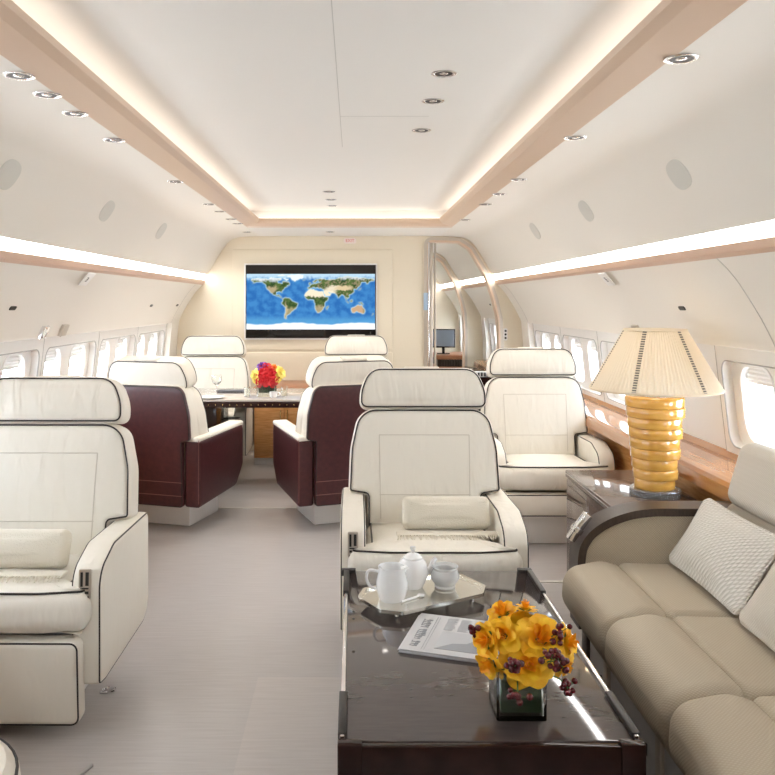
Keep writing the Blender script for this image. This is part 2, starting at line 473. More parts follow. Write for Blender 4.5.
UP = [(.885, 2.12), (1.03, 2.115), (1.13, 2.10), (1.20, 2.06), (1.26, 1.985), (1.34, 1.855), (1.41, 1.738)]
UPS = [tuple(p) for p in smooth_path([Vector(p).to_3d() if False else Vector((p[0], p[1], 0)) for p in UP], 6)]
UPS = [(p[0], p[1]) for p in UPS]
LOW = [(1.455, 1.642), (1.53, 1.56), (1.62, 1.42), (1.675, 1.315), (1.69, 1.275)]
LOWS = [(p[0], p[1]) for p in smooth_path([Vector((p[0], p[1], 0)) for p in LOW], 5)]
for s, nm in ((-1, 'left'), (1, 'right')):
    bm = NB(); sheet(UPS, Y0, YE, s, bm=bm)
    sheet(LOWS + [(1.70, 1.270), (1.79, 1.262)], Y0, YE, s, bm=bm)
    # solid wall below the ledge line behind the window belt and beside the bulkheads
    sheet([(1.80, .80), (1.80, 0)], Y0, YE, s, bm=bm)
    for a, b in ((Y0, .6), (7.6, 8.15), (10.15, 10.6), (12.55, YE)):  # first stretch is out of view, left windowless to dim the foreground
        sheet([(1.69, 1.275), (1.715, 1.0), (1.72, .5), (1.70, 0)], a, b, s, bm=bm)
        for y in (a, b):
            q = [bm.verts.new((s * x, y, z)) for x, z in ((1.69, 1.275), (1.715, 1.0), (1.72, .5), (1.70, 0), (1.83, 0), (1.83, 1.275))]
            bm.faces.new(q)
    struct('wall_' + nm, bm, 'wall', angle=25)
    # light valance: glowing diffuser and its tan lip
    bm = NB(); sheet([(1.410, 1.741), (1.437, 1.688)], .9, YB, s, bm=bm)
    o = mk('light_strip', bm, 'strip'); tag(o, 'long glowing white light strip along the %s side wall under the ceiling panel' % nm, 'light strip', 'cabin light strips')
    bm = NB(); sheet([(1.410, 1.741), (1.437, 1.688)], YB + .1, YB2, s, bm=bm)
    o = mk('light_strip', bm, 'strip'); tag(o, 'glowing light strip on the %s side of the room beyond the bulkhead doorway' % nm, 'light strip', 'cabin light strips')
    bm = NB(); sheet([(1.410, 1.741), (1.437, 1.688)], YB2 + .1, YE, s, bm=bm)
    o = mk('light_strip', bm, 'strip'); tag(o, 'glowing light strip on the %s side of the farthest office room' % nm, 'light strip', 'cabin light strips')
    bm = NB(); prism(bm, [(s * x, z) for x, z in ((1.440, 1.690), (1.430, 1.686), (1.434, 1.654), (1.456, 1.640))], Y0, YE, axes((1, 0, 0), (0, 0, 1), (0, 1, 0)))
    struct('trim_%d' % (1 if s < 0 else 2), bm, 'liptrim', smooth=False)
    bm = NB(); sheet([(1.410, 1.741), (1.437, 1.688)], Y0, .9, s, bm=bm); struct('trim_%d' % (10 if s < 0 else 11), bm, 'plastic')  # unseen unlit blank, added in place of the glow to dim the foreground
    # window ledge, wood
    bm = NB(); sheet([(1.80, .775), (1.785, .745), (1.60, .735), (1.575, .73), (1.56, .715), (1.555, .66), (1.57, .65), (1.665, .645)], Y0, 7.6, s, bm=bm)
    sheet([(1.80, .775), (1.785, .745), (1.60, .735), (1.56, .715), (1.555, .66), (1.57, .65), (1.665, .645)], 8.15, 10.15, s, bm=bm)
    pw = NB(); sheet([(1.664, .646), (1.665, 0)], Y0, 7.6, s, bm=pw); sheet([(1.664, .646), (1.665, 0)], 8.15, 10.15, s, bm=pw); struct('wall_panelling_' + nm, pw, 'wood')
    for y in (Y0, 7.6, 8.15, 10.15):
        bm.faces.new([bm.verts.new((s * x, y, z)) for x, z in ((1.80, .775), (1.785, .745), (1.60, .735), (1.56, .715), (1.56, .65), (1.665, .645), (1.665, 0), (1.80, 0))])
    struct('trim_%d' % (3 if s < 0 else 4), bm, 'woodledge', angle=30)
    # cove trim: beige sloped moulding and the light tube on its shelf
    bm = NB(); prism(bm, [(s * x, z) for x, z in ((.768, 2.182), (.775, 2.165), (.80, 2.145), (.885, 2.117), (.90, 2.128), (.80, 2.165), (.783, 2.19))], Y0, YC + .02, axes((1, 0, 0), (0, 0, 1), (0, 1, 0)))
    struct('trim_%d' % (5 if s < 0 else 6), bm, 'trim', angle=20)
    bm = NB(); tube(bm, [(s * .85, .9, 2.185), (s * .85, YC, 2.185)], .013, 8)
    tag(mk('cove_light', bm, 'cove'), 'hidden tube light glowing behind the %s beige ceiling trim' % nm, 'light', 'cove lights')
bm = NB(); prism(bm, [(y, z) for y, z in ((YC - .02, 2.182), (YC - .012, 2.165), (YC + .01, 2.145), (YC + .10, 2.117), (YC + .11, 2.13), (YC + .015, 2.165), (YC, 2.19))], -.89, .89, axes((0, 1, 0), (0, 0, 1), (1, 0, 0)))
struct('trim_7', bm, 'trim', angle=20)
bm = NB(); tube(bm, [(-.8, YC + .06, 2.185), (.8, YC + .06, 2.185)], .013, 8)
tag(mk('cove_light', bm, 'cove'), 'hidden tube light glowing behind the far cross trim of the ceiling', 'light', 'cove lights')
# vertical joint lines of the lower side wall panels
for i, (s, y) in enumerate(((1, 3.12), (-1, 1.9), (1, 7.0 + .58), (-1, 7.58))):
    bm = NB(); tube(bm, [(s * (x - .0005), y, z) for x, z in LOWS], .0025, 5); struct('trim_%d' % (40 + i), bm, 'seamline')

# ------------------------------------------------------------------ window belt
def window_local():
    L, H = 1.0, .50
    outer = [(-L / 2, -H / 2), (L / 2, -H / 2), (L / 2, H / 2), (-L / 2, H / 2)]
    rev = rrect(-.455, .455, -.215, .185, .06, 8, .05)
    holes = [rrect(c - .145, c + .145, -.185, .165, .09, 8, .05) for c in (-.225, .225)]
    a = plate(outer, [rev], .045); a.transform(Matrix.Translation((0, 0, -.0225)))
    b = plate(outer, holes, .08); b.transform(Matrix.Translation((0, 0, -.085)))
    bm = NB(); merge(bm, a); merge(bm, b)
    for h in holes: tube(bm, [(p.x, p.y, -.045) for p in h], .008, 8, True)
    gk = NB(); tube(gk, [(p.x, p.y, .000) for p in rev], .0035, 6, True)
    for x in (-.5, .5): tube(gk, [(x, -.25, .0), (x, .25, .0)], .002, 5)
    ps = NB()
    box(ps, -.40, .40, -.20, .18, -.118, -.114)
    sh = NB()
    for c in (-.225, .225):
        zz = [(c - .142, .168 - i * .010, -.075 + (.006 if i % 2 else 0)) for i in range(9)]
        for i in range(8):
            p, q = zz[i], zz[i + 1]
            sh.faces.new([sh.verts.new(v) for v in (p, (p[0] + .284, p[1], p[2]), (q[0] + .284, q[1], q[2]), q)])
        box(sh, c - .14, c + .14, .078, .088, -.082, -.07, .002)
    return bm, gk, ps, sh
wb, gk, ps, sh = window_local()
proto = mk('window_1', wb, 'plastic', angle=30); proto['kind'] = 'structure'
mk('gasket', gk, 'gasket', proto); mk('window_pane', ps, 'pane', proto, smooth=False); mk('window_shade', sh, 'plastic', proto, smooth=False)
wn = 1
for s in (-1, 1):
    vdir = Vector((-.058 * s, 0, .495)).normalized()
    for y in ([7.1 - i for i in range(7)] if s < 0 else [7.1, 6.1, 5.1, 3.27, 2.27, 1.27]) + [8.65, 9.65, 11.1, 12.1]:
        udir = Vector((0, -s, 0)); wdir = udir.cross(vdir)
        Tm = axes(udir, vdir, wdir, (s * 1.768, y, 1.018))
        o = proto if wn == 1 else copy_tree(proto)
        o.name = 'window_%d' % wn; o.matrix_world = Tm; wn += 1

bm = NB(); prism(bm, [(1.80, .77), (1.74, 1.265), (1.77, 1.268), (1.83, .77)], 3.77, 4.60, axes((1, 0, 0), (0, 0, 1), (0, 1, 0)))
prism(bm, [(1.80, .77), (1.74, 1.265), (1.77, 1.268), (1.83, .77)], .5, .78, axes((1, 0, 0), (0, 0, 1), (0, 1, 0)))
struct('wall_panel_right', bm, 'plastic', smooth=False)
# ------------------------------------------------------------------ bulkheads and doorway
def cross_section(e=0.0):
    half = [(0, 2.12)] + UPS + [(1.446, 1.668)] + LOWS + [(1.712, 1.0), (1.72, .5), (1.70, 0)]
    half = [(x + e, z) for x, z in half]
    return [(-x, z) for x, z in reversed(half)] + half[1:]
DOOR = [(.775, 0), (1.462, 0), (1.468, 1.08), (1.458, 1.31), (1.418, 1.485), (1.345, 1.707), (1.262, 1.85), (1.18, 1.985), (1.07, 2.058), (.775, 2.065)]
DO = roundpoly(DOOR, [0, 0, .1, .1, .2, .3, .3, .1, .05, .03], 5, .15)
T_Y = lambda y: axes((1, 0, 0), (0, 0, 1), (0, -1, 0), (0, y, 0))
for i, y in enumerate((YB, YB2)):
    bm = plate(cross_section(), [DO], .08); struct('wall_bulkhead_%d' % (i + 1), bm, 'bulk', smooth=False, T=T_Y(y + .04))
    fr = NB(); ring_plate(fr, inset(DO, -.045), DO, -.06, .06); d = struct('door_%d' % (i + 1), fr, 'brushed', T=T_Y(y + .04), angle=30)
    lp = NB(); ring_plate(lp, inset(DO, -.014), inset(DO, .004), -.07, .07); mk('door_lining', lp, 'trim', d, T=T_Y(y + .04), angle=30)
    jb = NB()
    box(jb, .785, .815, y - .05, y + .10, 0, 2.05, .004); box(jb, .835, .85, y - .02, y + .05, 0, 2.05, .004)
    mk('door_jamb', jb, 'brushed', d)
    jc = NB(); box(jc, .765, .782, y - .056, y + .05, 0, 2.06, .003); mk('door_post', jc, 'chrome', d)
    if i == 0:
        sw = NB(); box(sw, .725, .772, y - .032, y - .02, 1.39, 1.56, .004); mk('switch_plate', sw, 'bluelit', d)
for nm, y in (('wall_far_end', YE - .02), ('wall_behind', Y0 - .02)):
    bm = NB(); prism(bm, cross_section(.14), 0, .04, T_Y(y + .04)); struct(nm, bm, 'bulk', smooth=False)
# raised picture panel on the bulkhead around the screen
bm = NB(); puff(bm, rrect(-1.16, .42, .995, 1.99, .012, 3, .3), .014, .005, T=T_Y(YB - .003))
struct('trim_8', bm, 'bulk')
bm = NB(); puff(bm, rrect(-1.16, .42, .10, .975, .012, 3, .3), .014, .005, T=T_Y(YB - .003)); struct('trim_9', bm, 'bulk')

# ------------------------------------------------------------------ screen with a world map
CONT = {
 'na': [(-168,66),(-156,71),(-130,70),(-115,69),(-95,72),(-82,70),(-82,66),(-94,61),(-92,57),(-82,55),(-80,52),(-78,58),(-77,62),(-70,61),(-64,59),(-56,53),(-60,50),(-66,50),(-65,46),(-70,43),(-74,40),(-76,35),(-81,31),(-80,25),(-82,28),(-84,30),(-90,29),(-97,27),(-97,22),(-95,18),(-90,21),(-87,21),(-88,16),(-83,15),(-83,10),(-78,9),(-80,7),(-85,11),(-94,16),(-105,20),(-109,25),(-114,31),(-117,33),(-122,37),(-124,43),(-124,48),(-132,56),(-145,60),(-153,58),(-164,54),(-158,58),(-165,62)],
 'sa': [(-78,8),(-72,12),(-62,10),(-52,5),(-50,0),(-44,-3),(-35,-6),(-39,-14),(-41,-22),(-48,-26),(-54,-34),(-58,-38),(-65,-42),(-68,-50),(-68,-55),(-74,-52),(-73,-40),(-71,-30),(-70,-18),(-76,-14),(-81,-5),(-79,1)],
 'af': [(-6,35),(10,37),(11,33),(20,31),(32,31),(35,27),(39,17),(43,12),(51,12),(48,5),(40,-4),(40,-14),(35,-20),(35,-25),(30,-31),(24,-34),(18,-34),(15,-26),(12,-17),(13,-8),(9,0),(9,4),(4,6),(-8,4),(-15,11),(-17,18),(-13,27)],
 'eu': [(-9,43),(-9,37),(-2,37),(3,42),(9,44),(13,41),(16,38),(18,40),(13,45),(19,42),(23,36),(27,41),(36,36),(35,31),(42,15),(53,17),(59,23),(51,25),(48,30),(57,26),(66,25),(73,20),(77,8),(80,14),(88,22),(94,17),(98,9),(104,1),(100,13),(105,9),(109,13),(106,20),(115,22),(122,30),(120,36),(126,38),(128,35),(130,42),(140,50),(142,59),(155,59),(157,51),(163,60),(179,65),(179,69),(160,70),(140,73),(113,76),(100,78),(80,73),(68,69),(55,68),(42,66),(40,70),(26,71),(14,67),(5,61),(8,58),(12,57),(17,62),(24,65),(22,60),(30,60),(21,56),(10,54),(3,51),(-4,48),(-1,44)],
 'gl': [(-55,82),(-30,83),(-20,80),(-22,71),(-40,65),(-45,60),(-52,65),(-55,72),(-70,77)],
 'au': [(114,-22),(122,-18),(130,-12),(136,-12),(136,-17),(142,-11),(146,-19),(153,-27),(150,-37),(144,-39),(138,-35),(130,-32),(118,-35),(115,-33)],
 'uk': [(-5,50),(1,52),(-2,57),(-5,58),(-4,54)], 'jp': [(131,32),(140,36),(142,43),(140,40),(134,35)],
 'mg': [(44,-24),(47,-25),(50,-16),(48,-14),(44,-18)], 'nz': [(167,-46),(174,-41),(178,-38),(174,-36),(172,-41)],
 'bo': [(109,1),(117,7),(118,1),(114,-4)], 'su': [(96,5),(105,-3),(105,-6),(100,0)], 'ng': [(132,-2),(141,-3),(150,-10),(141,-9),(135,-4)],
 'is': [(-23,65),(-15,66),(-16,64),(-22,63)], 'bf': [(-90,73),(-70,70),(-62,66),(-68,63),(-78,72)], 'el': [(-90,82),(-65,82),(-78,76),(-95,78)], 'vi': [(-118,72),(-102,73),(-105,69),(-115,69)],
}
def pip(x, y, P):
    c = False; j = len(P) - 1
    for i in range(len(P)):
        xi, yi = P[i]; xj, yj = P[j]
        if (yi > y) != (yj > y) and x < (xj - xi) * (y - yi) / (yj - yi) + xi: c = not c
        j = i
    return c
from mathutils import noise as mnoise
NX, NY = 252, 112
LAT0, LAT1 = -86, 84
BB = {k: (min(p[0] for p in P), max(p[0] for p in P), min(p[1] for p in P), max(p[1] for p in P)) for k, P in CONT.items()}
land = [[None] * (NX + 1) for _ in range(NY + 1)]
for j in range(NY + 1):
    lat = LAT0 + (LAT1 - LAT0) * j / NY
    for i in range(NX + 1):
        lon = -180 + 360 * i / NX
        jl, jx = lat + 2.2 * mnoise.noise(Vector((lon * .12, lat * .12, 0))), lon + 2.2 * mnoise.noise(Vector((lon * .12, lat * .12, 9)))
        for k, P in CONT.items():
            b = BB[k]
            if b[0] <= jx <= b[1] and b[2] <= jl <= b[3] and pip(jx, jl, P): land[j][i] = k; break
def sm(a, b, x):
    t = max(0, min(1, (x - a) / (b - a))); return t * t * (3 - 2 * t)
def blob(lon, lat, cx_, cy_, rx, ry): return 1 - sm(.5, 1.15, math.hypot((lon - cx_) / rx, (lat - cy_) / ry))
def mapcol(i, j):
    lat = LAT0 + (LAT1 - LAT0) * j / NY; lon = -180 + 360 * i / NX
    n = mnoise.noise(Vector((lon * .06, lat * .06, 3))); n2 = mnoise.noise(Vector((lon * .19, lat * .19, 5.3)))
    lo, la = lon + 7 * n + 3 * n2, lat + 5 * n2 + 4 * n
    k = land[j][i]
    near = sum(1 for a in (-2, -1, 0, 1, 2) for b in (-2, -1, 0, 1, 2) if land[min(NY, max(0, j + a))][(i + b) % NX]) / 25
    V = Vector; white = V((.72, .77, .82))
    ice = 1 - sm(-71, -66, lat + 3 * math.sin(lon * .035) + 2 * n)
    if not k:
        sea = V((.022, .115, .34)).lerp(V((.045, .19, .44)), sm(-.5, .5, n + .3 * n2))
        sea = sea.lerp(V((.42, .58, .68)), sm(63, 80, la) * .9)
        sea = sea.lerp(V((.09, .30, .52)), .7 * sm(-40, -62, lat + 8 * n))
        if near > 0: sea = sea.lerp(V((.34, .56, .66)), min(.8, near * 1.2))
        return tuple(sea.lerp(white, ice))
    green, dark, tan, pale = V((.075, .12, .035)), V((.03, .06, .02)), V((.42, .33, .20)), V((.68, .60, .45))
    c = green.lerp(dark, sm(-.4, .4, n + .5 * n2))
    if k == 'af': c = c.lerp(pale, sm(11, 18, la)).lerp(tan, sm(-8, -20, la) * .7)
    if k == 'eu':
        c = c.lerp(tan, .45 * sm(-.1, .5, n2)).lerp(pale, blob(lo, la, 48, 26, 24, 14)).lerp(pale * .9, blob(lo, la, 66, 40, 26, 9)).lerp(tan * 1.3, blob(lo, la, 92, 40, 28, 9)).lerp(white, .6 * sm(64, 74, la))
    if k == 'au': c = V((.45, .29, .17)).lerp(green, .6 * sm(140, 152, lo))
    if k == 'na': c = c.lerp(tan, blob(lo, la, -110, 36, 16, 14) * .8).lerp(white, .75 * sm(56, 70, la))
    if k in ('bf', 'vi', 'gl', 'el'): c = white.lerp(green, .15)
    if k == 'sa': c = c.lerp(tan, .6 * sm(-14, -28, la)).lerp(tan * 1.2, .6 * blob(lo, la, -70, -25, 5, 25))
    if near < .8: c = c.lerp(V((.56, .62, .54)), .35)
    return tuple(c.lerp(white, ice))
bm = NB()
W, H = 1.262, .545; cx, cz = -.385, 1.4735
grid = [[bm.verts.new((cx - W / 2 + W * i / NX, 0, cz - H / 2 + H * j / NY)) for i in range(NX + 1)] for j in range(NY + 1)]
for j in range(NY):
    for i in range(NX): bm.faces.new((grid[j][i], grid[j][i + 1], grid[j + 1][i + 1], grid[j + 1][i]))
cols = [(*mapcol(i, j), 1.0) for j in range(NY + 1) for i in range(NX + 1)]
tv = thing('television', 'wide wall screen showing a world map on the cream bulkhead', 'television', (0, YB - .03, 0))
b2 = NB(); box(b2, cx - .64, cx + .64, -.012, .015, 1.115, 1.835, .004); mk('bezel', b2, 'black', tv)
b2 = NB(); ring_plate(b2, rrect(cx - .655, cx + .655, 1.10, 1.85, .006, 3, .4), rrect(cx - .64, cx + .64, 1.115, 1.835, .006, 3, .4), -.004, .01, axes((1, 0, 0), (0, 0, 1), (0, -1, 0), (0, .01, 0))); mk('frame', b2, 'plastic', tv, angle=30)
o = mk('screen_picture', bm, 'black', tv, smooth=False); o.location = (0, -.0145, 0)
me = o.data; at = me.color_attributes.new('map', 'FLOAT_COLOR', 'POINT')
at.data.foreach_set('color', [c for q in cols for c in q])
sm = bpy.data.materials.new('map_picture'); sm.use_nodes = True; nt = sm.node_tree; nt.nodes.remove(nt.nodes['Principled BSDF'])
an = nt.nodes.new('ShaderNodeAttribute'); an.attribute_name = 'map'; em = nt.nodes.new('ShaderNodeEmission'); em.inputs[1].default_value = SCREEN_GAIN
nt.links.new(an.outputs['Color'], em.inputs[0]); nt.links.new(em.outputs[0], nt.nodes['Material Output'].inputs[0])
me.materials.clear(); me.materials.append(sm)

# ------------------------------------------------------------------ small fittings
ORD = ['nearest', 'second nearest', 'third nearest', 'fourth nearest', 'fifth nearest', 'sixth nearest', 'seventh nearest', 'eighth nearest', 'ninth nearest']
dl = thing('downlight', '', 'downlight')
b2 = NB(); lathe(b2, [(.045, 0), (.045, -.0015), (.041, -.003), (.034, -.002), (.032, .0)], 28); mk('ring', b2, 'chrome', dl)
b2 = NB(); lathe(b2, [(.031, -.002), (.020, -.0012), (0, -.001)], 24); mk('reflector', b2, 'dark', dl)
b2 = NB(); lathe(b2, [(.016, -.001), (.013, -.003), (.006, -.004), (0, -.0045)], 16); mk('lens', b2, 'chrome', dl)
first = True
def row(spots, z, text):
    global first
    for i, (x, y) in enumerate(spots):
        lab = text % ORD[i]
        if first: dl.location = (x, y, z); dl['label'] = lab; dl['group'] = 'recessed ceiling downlights'; first = False
        else: dup(dl, (x, y, z), 0, lab, 'recessed ceiling downlights')
row([(-.92, y) for y in (2.29, 2.50, 2.75, 3.20, 4.30, 5.30, 5.72, 6.25, 6.6)], 2.118, 'round chrome downlight, %s of the row outside the left ceiling trim')
row([(.912, y) for y in (2.13, 3.15, 4.23, 4.80, 5.30, 6.30)], 2.118, 'round chrome downlight, %s of the row outside the right ceiling trim')
row([(.352, y) for y in (2.78, 3.16, 3.70)], 2.2645, 'round chrome downlight, %s of the three in the white ceiling panel')
row([(-.14, y) for y in (5.75, 6.2, 6.6)], 2.2645, 'small chrome downlight, %s of the far three in the white ceiling recess')
for x, t in ((-.95, 'tiny downlight before the bulkhead above the far left chair'), (-.18, 'tiny downlight before the bulkhead above the wall screen')):
    dup(dl, (x, 7.4, 2.1195 if x > -.885 else 2.118), 0, t, 'recessed ceiling downlights')
# flush oval covers in the curved upper panels
ov = NB(); puff(ov, [Vector((.085 * math.copysign(abs(math.cos(a)) ** .75, math.cos(a)), .062 * math.copysign(abs(math.sin(a)) ** .75, math.sin(a)))) for a in [2 * PI * i / 32 for i in range(32)]], .008, .003, .002)
ovm = mat('oval_cover', (.63, .62, .57), .6)
ov0 = mk('oval_cover', ov, ovm)
k = 0
for s, nm in ((-1, 'left'), (1, 'right')):
    for i, y in enumerate((3.05, 4.27, 5.47)):
        o = ov0 if k == 0 else copy_tree(ov0); k += 1
        v = Vector((.08 * -s, 0, .13)).normalized(); u = Vector((0, -s, 0)); w = u.cross(v)
        o.matrix_world = axes(u, v, w, (s * 1.279, y, 1.957)) @ Matrix.Rotation(rad(8 * s), 4, 'Z')
        tag(o, 'flush grey oval cover, %s of three on the %s curved ceiling panel' % (ORD[i], nm), 'cover', 'oval panel covers')
# dark slots in the lower side walls
sl = NB(); puff(sl, rrect(-.035, .035, -.011, .011, .009, 4), .006, .002); sl0 = mk('gasper_slot', sl, 'dark')
k = 0
for s, y, t in ((-1, 3.86, 'small dark slot in the left side wall above the front chair'), (-1, 6.5, 'small dark slot in the left side wall beside the dining table'), (-1, 7.45, 'small dark slot in the left side wall next to the bulkhead'), (1, 3.82, 'small dark slot in the right side wall above the table lamp'), (1, 9.2, 'tiny dark slot in the side wall beyond the doorway')):
    o = sl0 if k == 0 else copy_tree(sl0); k += 1
    v = Vector((-.09 * s, 0, .14)).normalized(); u = Vector((0, -s, 0)); w = u.cross(v)
    o.matrix_world = axes(u, v, w, (s * 1.606, y, 1.44)); tag(o, t, 'slot', 'side wall slots')
# little placards under the light strips
for s, y, t, bars in ((-1, 4.5, 'small white placard hanging under the left light strip', ((-.012, .012), (-.004, .0), (-.010, -.012))), (1, 4.5, 'small white placard hanging under the right light strip', ((-.006, .012), (0, .0), (.006, -.012)))):
    p = thing('placard', t, 'placard', (s * 1.475, y, 1.60), 0, 'cabin placards')
    v = Vector((-.078 * s, 0, .09)).normalized(); u = Vector((0, -s, 0)); w = u.cross(v)
    TT = axes(u, v, w, (-.012 * s, 0, 0))
    b2 = NB(); box(b2, -.06, .06, -.045, .045, 0, .006, .002); mk('plate', b2, 'plastic', p, T=TT)
    b2 = NB()
    for (x, yy) in bars: box(b2, x - .012, x + .012, yy - .003, yy + .003, .006, .0068)
    box(b2, -.004, .002, -.012, .012, .006, .0068); mk('marking', b2, 'inkdark', p, smooth=False, T=TT)
# metal blocks at the top of the window belt
for s, y, m_, t in ((-1, 4.72, 'brushed', 'tan metal block on the left wall at the top of the windows'), (-1, 4.42, 'chrome', 'chrome block on the left wall at the top of the windows'), (1, 4.62, 'brushed', 'tan metal block on the right wall above the table lamp shade')):
    b2 = NB(); box(b2, -.025, .025, -.045, .045, -.04, .03, .004); box(b2, -.03, .03, -.05, -.042, -.042, .032, .002)
    o = mk('bracket', b2, m_); o.location = (s * 1.685, y, 1.315); o.rotation_euler = (0, rad(22 * -s), 0); tag(o, t, 'bracket', 'window belt brackets')
# exit sign and switch plate on the bulkhead
sg = thing('exit_sign', 'small white exit sign with red letters above the wall screen', 'sign', (0, YB - .002, 2.075))
b2 = NB(); puff(b2, rrect(-.062, .062, -.028, .028, .02, 5), .008, .003, T=T_Y(0)); mk('plate', b2, 'signwhite', sg)
b2 = text_bm('EXIT', .042); mk('lettering', b2, 'exitred', sg, smooth=False, T=T_Y(-.0052))
sw = thing('wall_switch', 'white switch plate with black buttons on the bulkhead beside the doorway', 'switch', (1.535, YB - .002, 1.15))
b2 = NB(); puff(b2, rrect(-.02, .02, -.06, .06, .012, 4), .01, .003, T=T_Y(0)); mk('plate', b2, 'plastic', sw)
for z in (-.035, 0, .035):
    b2 = NB(); lathe(b2, [(.011, 0), (.011, .004), (.008, .006), (0, .006)], 14); mk('button', b2, 'dark', sw, T=T_Y(-.0045) @ Matrix.Translation((0, z, 0)))
# ------------------------------------------------------------------ swivel armchairs (face -Y, origin on the floor)
TILT0 = Matrix.Translation((0, .05, .47)) @ Matrix.Rotation(rad(-11), 4, 'X')
def tub(parent, name, pts, r=.0032, m='piping', closed=True, n=6, T=None):
    b = NB(); tube(b, pts, r, n, closed); return mk(name, b, m, parent, T=T)

def armchair(name, label, group, style='cream', control=0, rest_low=.04):
    root = thing(name, label, 'armchair', group=group)
    brown = style == 'brown'
    TILT = Matrix.Translation((0, 0, -.045 if brown else 0)) @ TILT0
    # pedestal
    b = NB(); box(b, -.22, .22, -.28, .13, 0, .19, .012); box(b, -.26, .26, -.32, .17, .165, .20, .008); mk('pedestal', b, 'plastic', root)
    # seat cushion: wide lip in front, narrower between the arms
    so = roundpoly([(-.345, -.405), (-.18, -.435), (.18, -.435), (.345, -.405), (.345, -.335), (.268, -.325), (.268, .08), (-.268, .08), (-.268, -.325), (-.345, -.335)],
                   [.035, .2, .2, .035, .02, .02, .03, .03, .02, .02], 6, .05)
    T = FLAT(0, 0, .412) @ Matrix.Rotation(rad(-2), 4, 'X')
    b = NB(); puff(b, so, .15, .06, .018, T=T, centre=(0, -.15), nseg=6); seat = mk('seat_cushion', b, 'leather', root)
    tub(seat, 'piping', xf(T, rim(so, .022, .066)), .0038)
    # leg rest
    ro = rrect(-.318, .318, rest_low, .335, .03, 5)
    T = FRONT(0, -.365, 0) @ Matrix.Rotation(rad(3), 4, 'X')
    b = NB(); puff(b, ro, .075, .022, .008, T=T); lr = mk('leg_rest', b, 'leather', root)
    tub(lr, 'piping', xf(T, rim(ro, .006, .032)))
    # arms
    if brown: prof = [(-.36, .33), (-.25, .20), (.30, .17), (.30, .60), (-.36, .62)]; rr = [.06, .06, .02, .02, .05]
    else: prof = [(-.365, .165), (-.30, .155), (.26, .165), (.26, .598), (-.20, .606), (-.365, .55)]; rr = [.02, .05, .10, .03, .14, .09]
    po = roundpoly(prof, rr, 8, .05)
    for s in (-1, 1):
        T = SIDE(s * .324, 0, 0)
        b = NB(); puff(b, po, .104, .018, .003, T=T); arm = mk('armrest', b, 'brown' if brown else 'leather', root)
        if brown:
            pt = [(-.352, .636), (.295, .616)]
            tp = roundpoly([(-.358, .603), (.302, .585), (.302, .615), (-.358, .635)], .012, 4, .05)
            b = NB(); puff(b, tp, .106, .012, .002, T=T); mk('arm_pad', b, 'leather', arm)
            for w in (-.05, .05): tub(arm, 'stitching', xf(T, [(-.355, .602, w), (.303, .584, w)]), .0022, 'brownseam', False)
            tub(arm, 'stitching', xf(T, [(.303, .60, s * .05), (.303, .20, s * .05)]), .002, 'brownseam', False)
        else:
            for w in (-.046, .046): tub(arm, 'piping', xf(T, rim(po, .006, w)))
            if s == control:
                cb = NB(); CT = FRONT(s * .324, -.3685, .512) @ Matrix.Rotation(rad(-3), 4, 'X')
                puff(cb, rrect(-.021, .021, -.05, .05, .006, 3), .008, .002, T=CT); cp = mk('control_panel', cb, 'brushed', arm)
                cb = NB(); box(cb, -.014, -.006, -.008, .040, .004, .006); box(cb, .003, .014, -.005, .040, .004, .006)
                box(cb, -.014, .014, -.016, -.012, .004, .008); box(cb, -.014, -.004, -.03, -.022, .004, .008); box(cb, .002, .014, -.032, -.024, .004, .008); box(cb, -.015, .015, -.045, -.04, .004, .008)
                mk('buttons', cb, 'dark', cp, T=CT)
    # backrest
    bo = roundpoly([(-.262, -.02), (.262, -.02), (.262, .132), (.346, .145), (.338, .34), (.298, .522), (-.298, .522), (-.338, .34), (-.346, .145), (-.262, .132)],
                   [.02, .02, .01, .02, .3, .10, .10, .3, .02, .01], 8, .05)
    T = TILT @ FRONT(0, .075, 0)
    b = NB(); puff(b, bo, .15, .035, .014, centre=(0, .25), nseg=6)
    seams = []
    for pl in (line((-.205, .40), (.205, .40)), line((-.205, .40), (-.20, .03), 16), line((.205, .40), (.20, .03), 16), line((-.205, .135), (.205, .135))):
        seams.append(drape(b, pl, .0002))
    b.transform(T); back = mk('backrest', b, 'leather', root)
    tub(back, 'piping', xf(T, rim(bo, .010, .0705)))
    sb = NB()
    for q in seams: tube(sb, xf(T, q), .0022, 5)
    mk('stitching', sb, 'seam', back)
    # headrest
    ho = roundpoly([(-.293, .520), (.293, .520), (.295, .60), (.250, .71), (-.250, .71), (-.295, .60)], [.035, .035, .20, .085, .085, .20], 8, .05)
    T = TILT @ FRONT(0, .072, 0)
    b = NB(); puff(b, ho, .14, .028, .012, nseg=6, back_crown=.004); b.transform(T); hd = mk('headrest', b, 'leather', root)
    tub(hd, 'piping', xf(T, rim(ho, .009, .0665)))
    if brown: tub(hd, 'piping', xf(T, rim(ho, .010, -.066)))
    b = NB(); puff(b, rrect(-.085, .085, .700, .722, .010, 4), .07, .01, T=T @ Matrix.Translation((0, 0, -.03))); mk('headrest_tab', b, 'leather', hd)
    # rear shell
    sh_ = roundpoly([(-.27, -.25), (.27, -.25), (.27, .165), (.330, .178), (.324, .34), (.282, .515), (-.282, .515), (-.324, .34), (-.330, .178), (-.27, .165)],
                    [.02, .02, .01, .02, .3, .07, .07, .3, .02, .01], 8, .06)
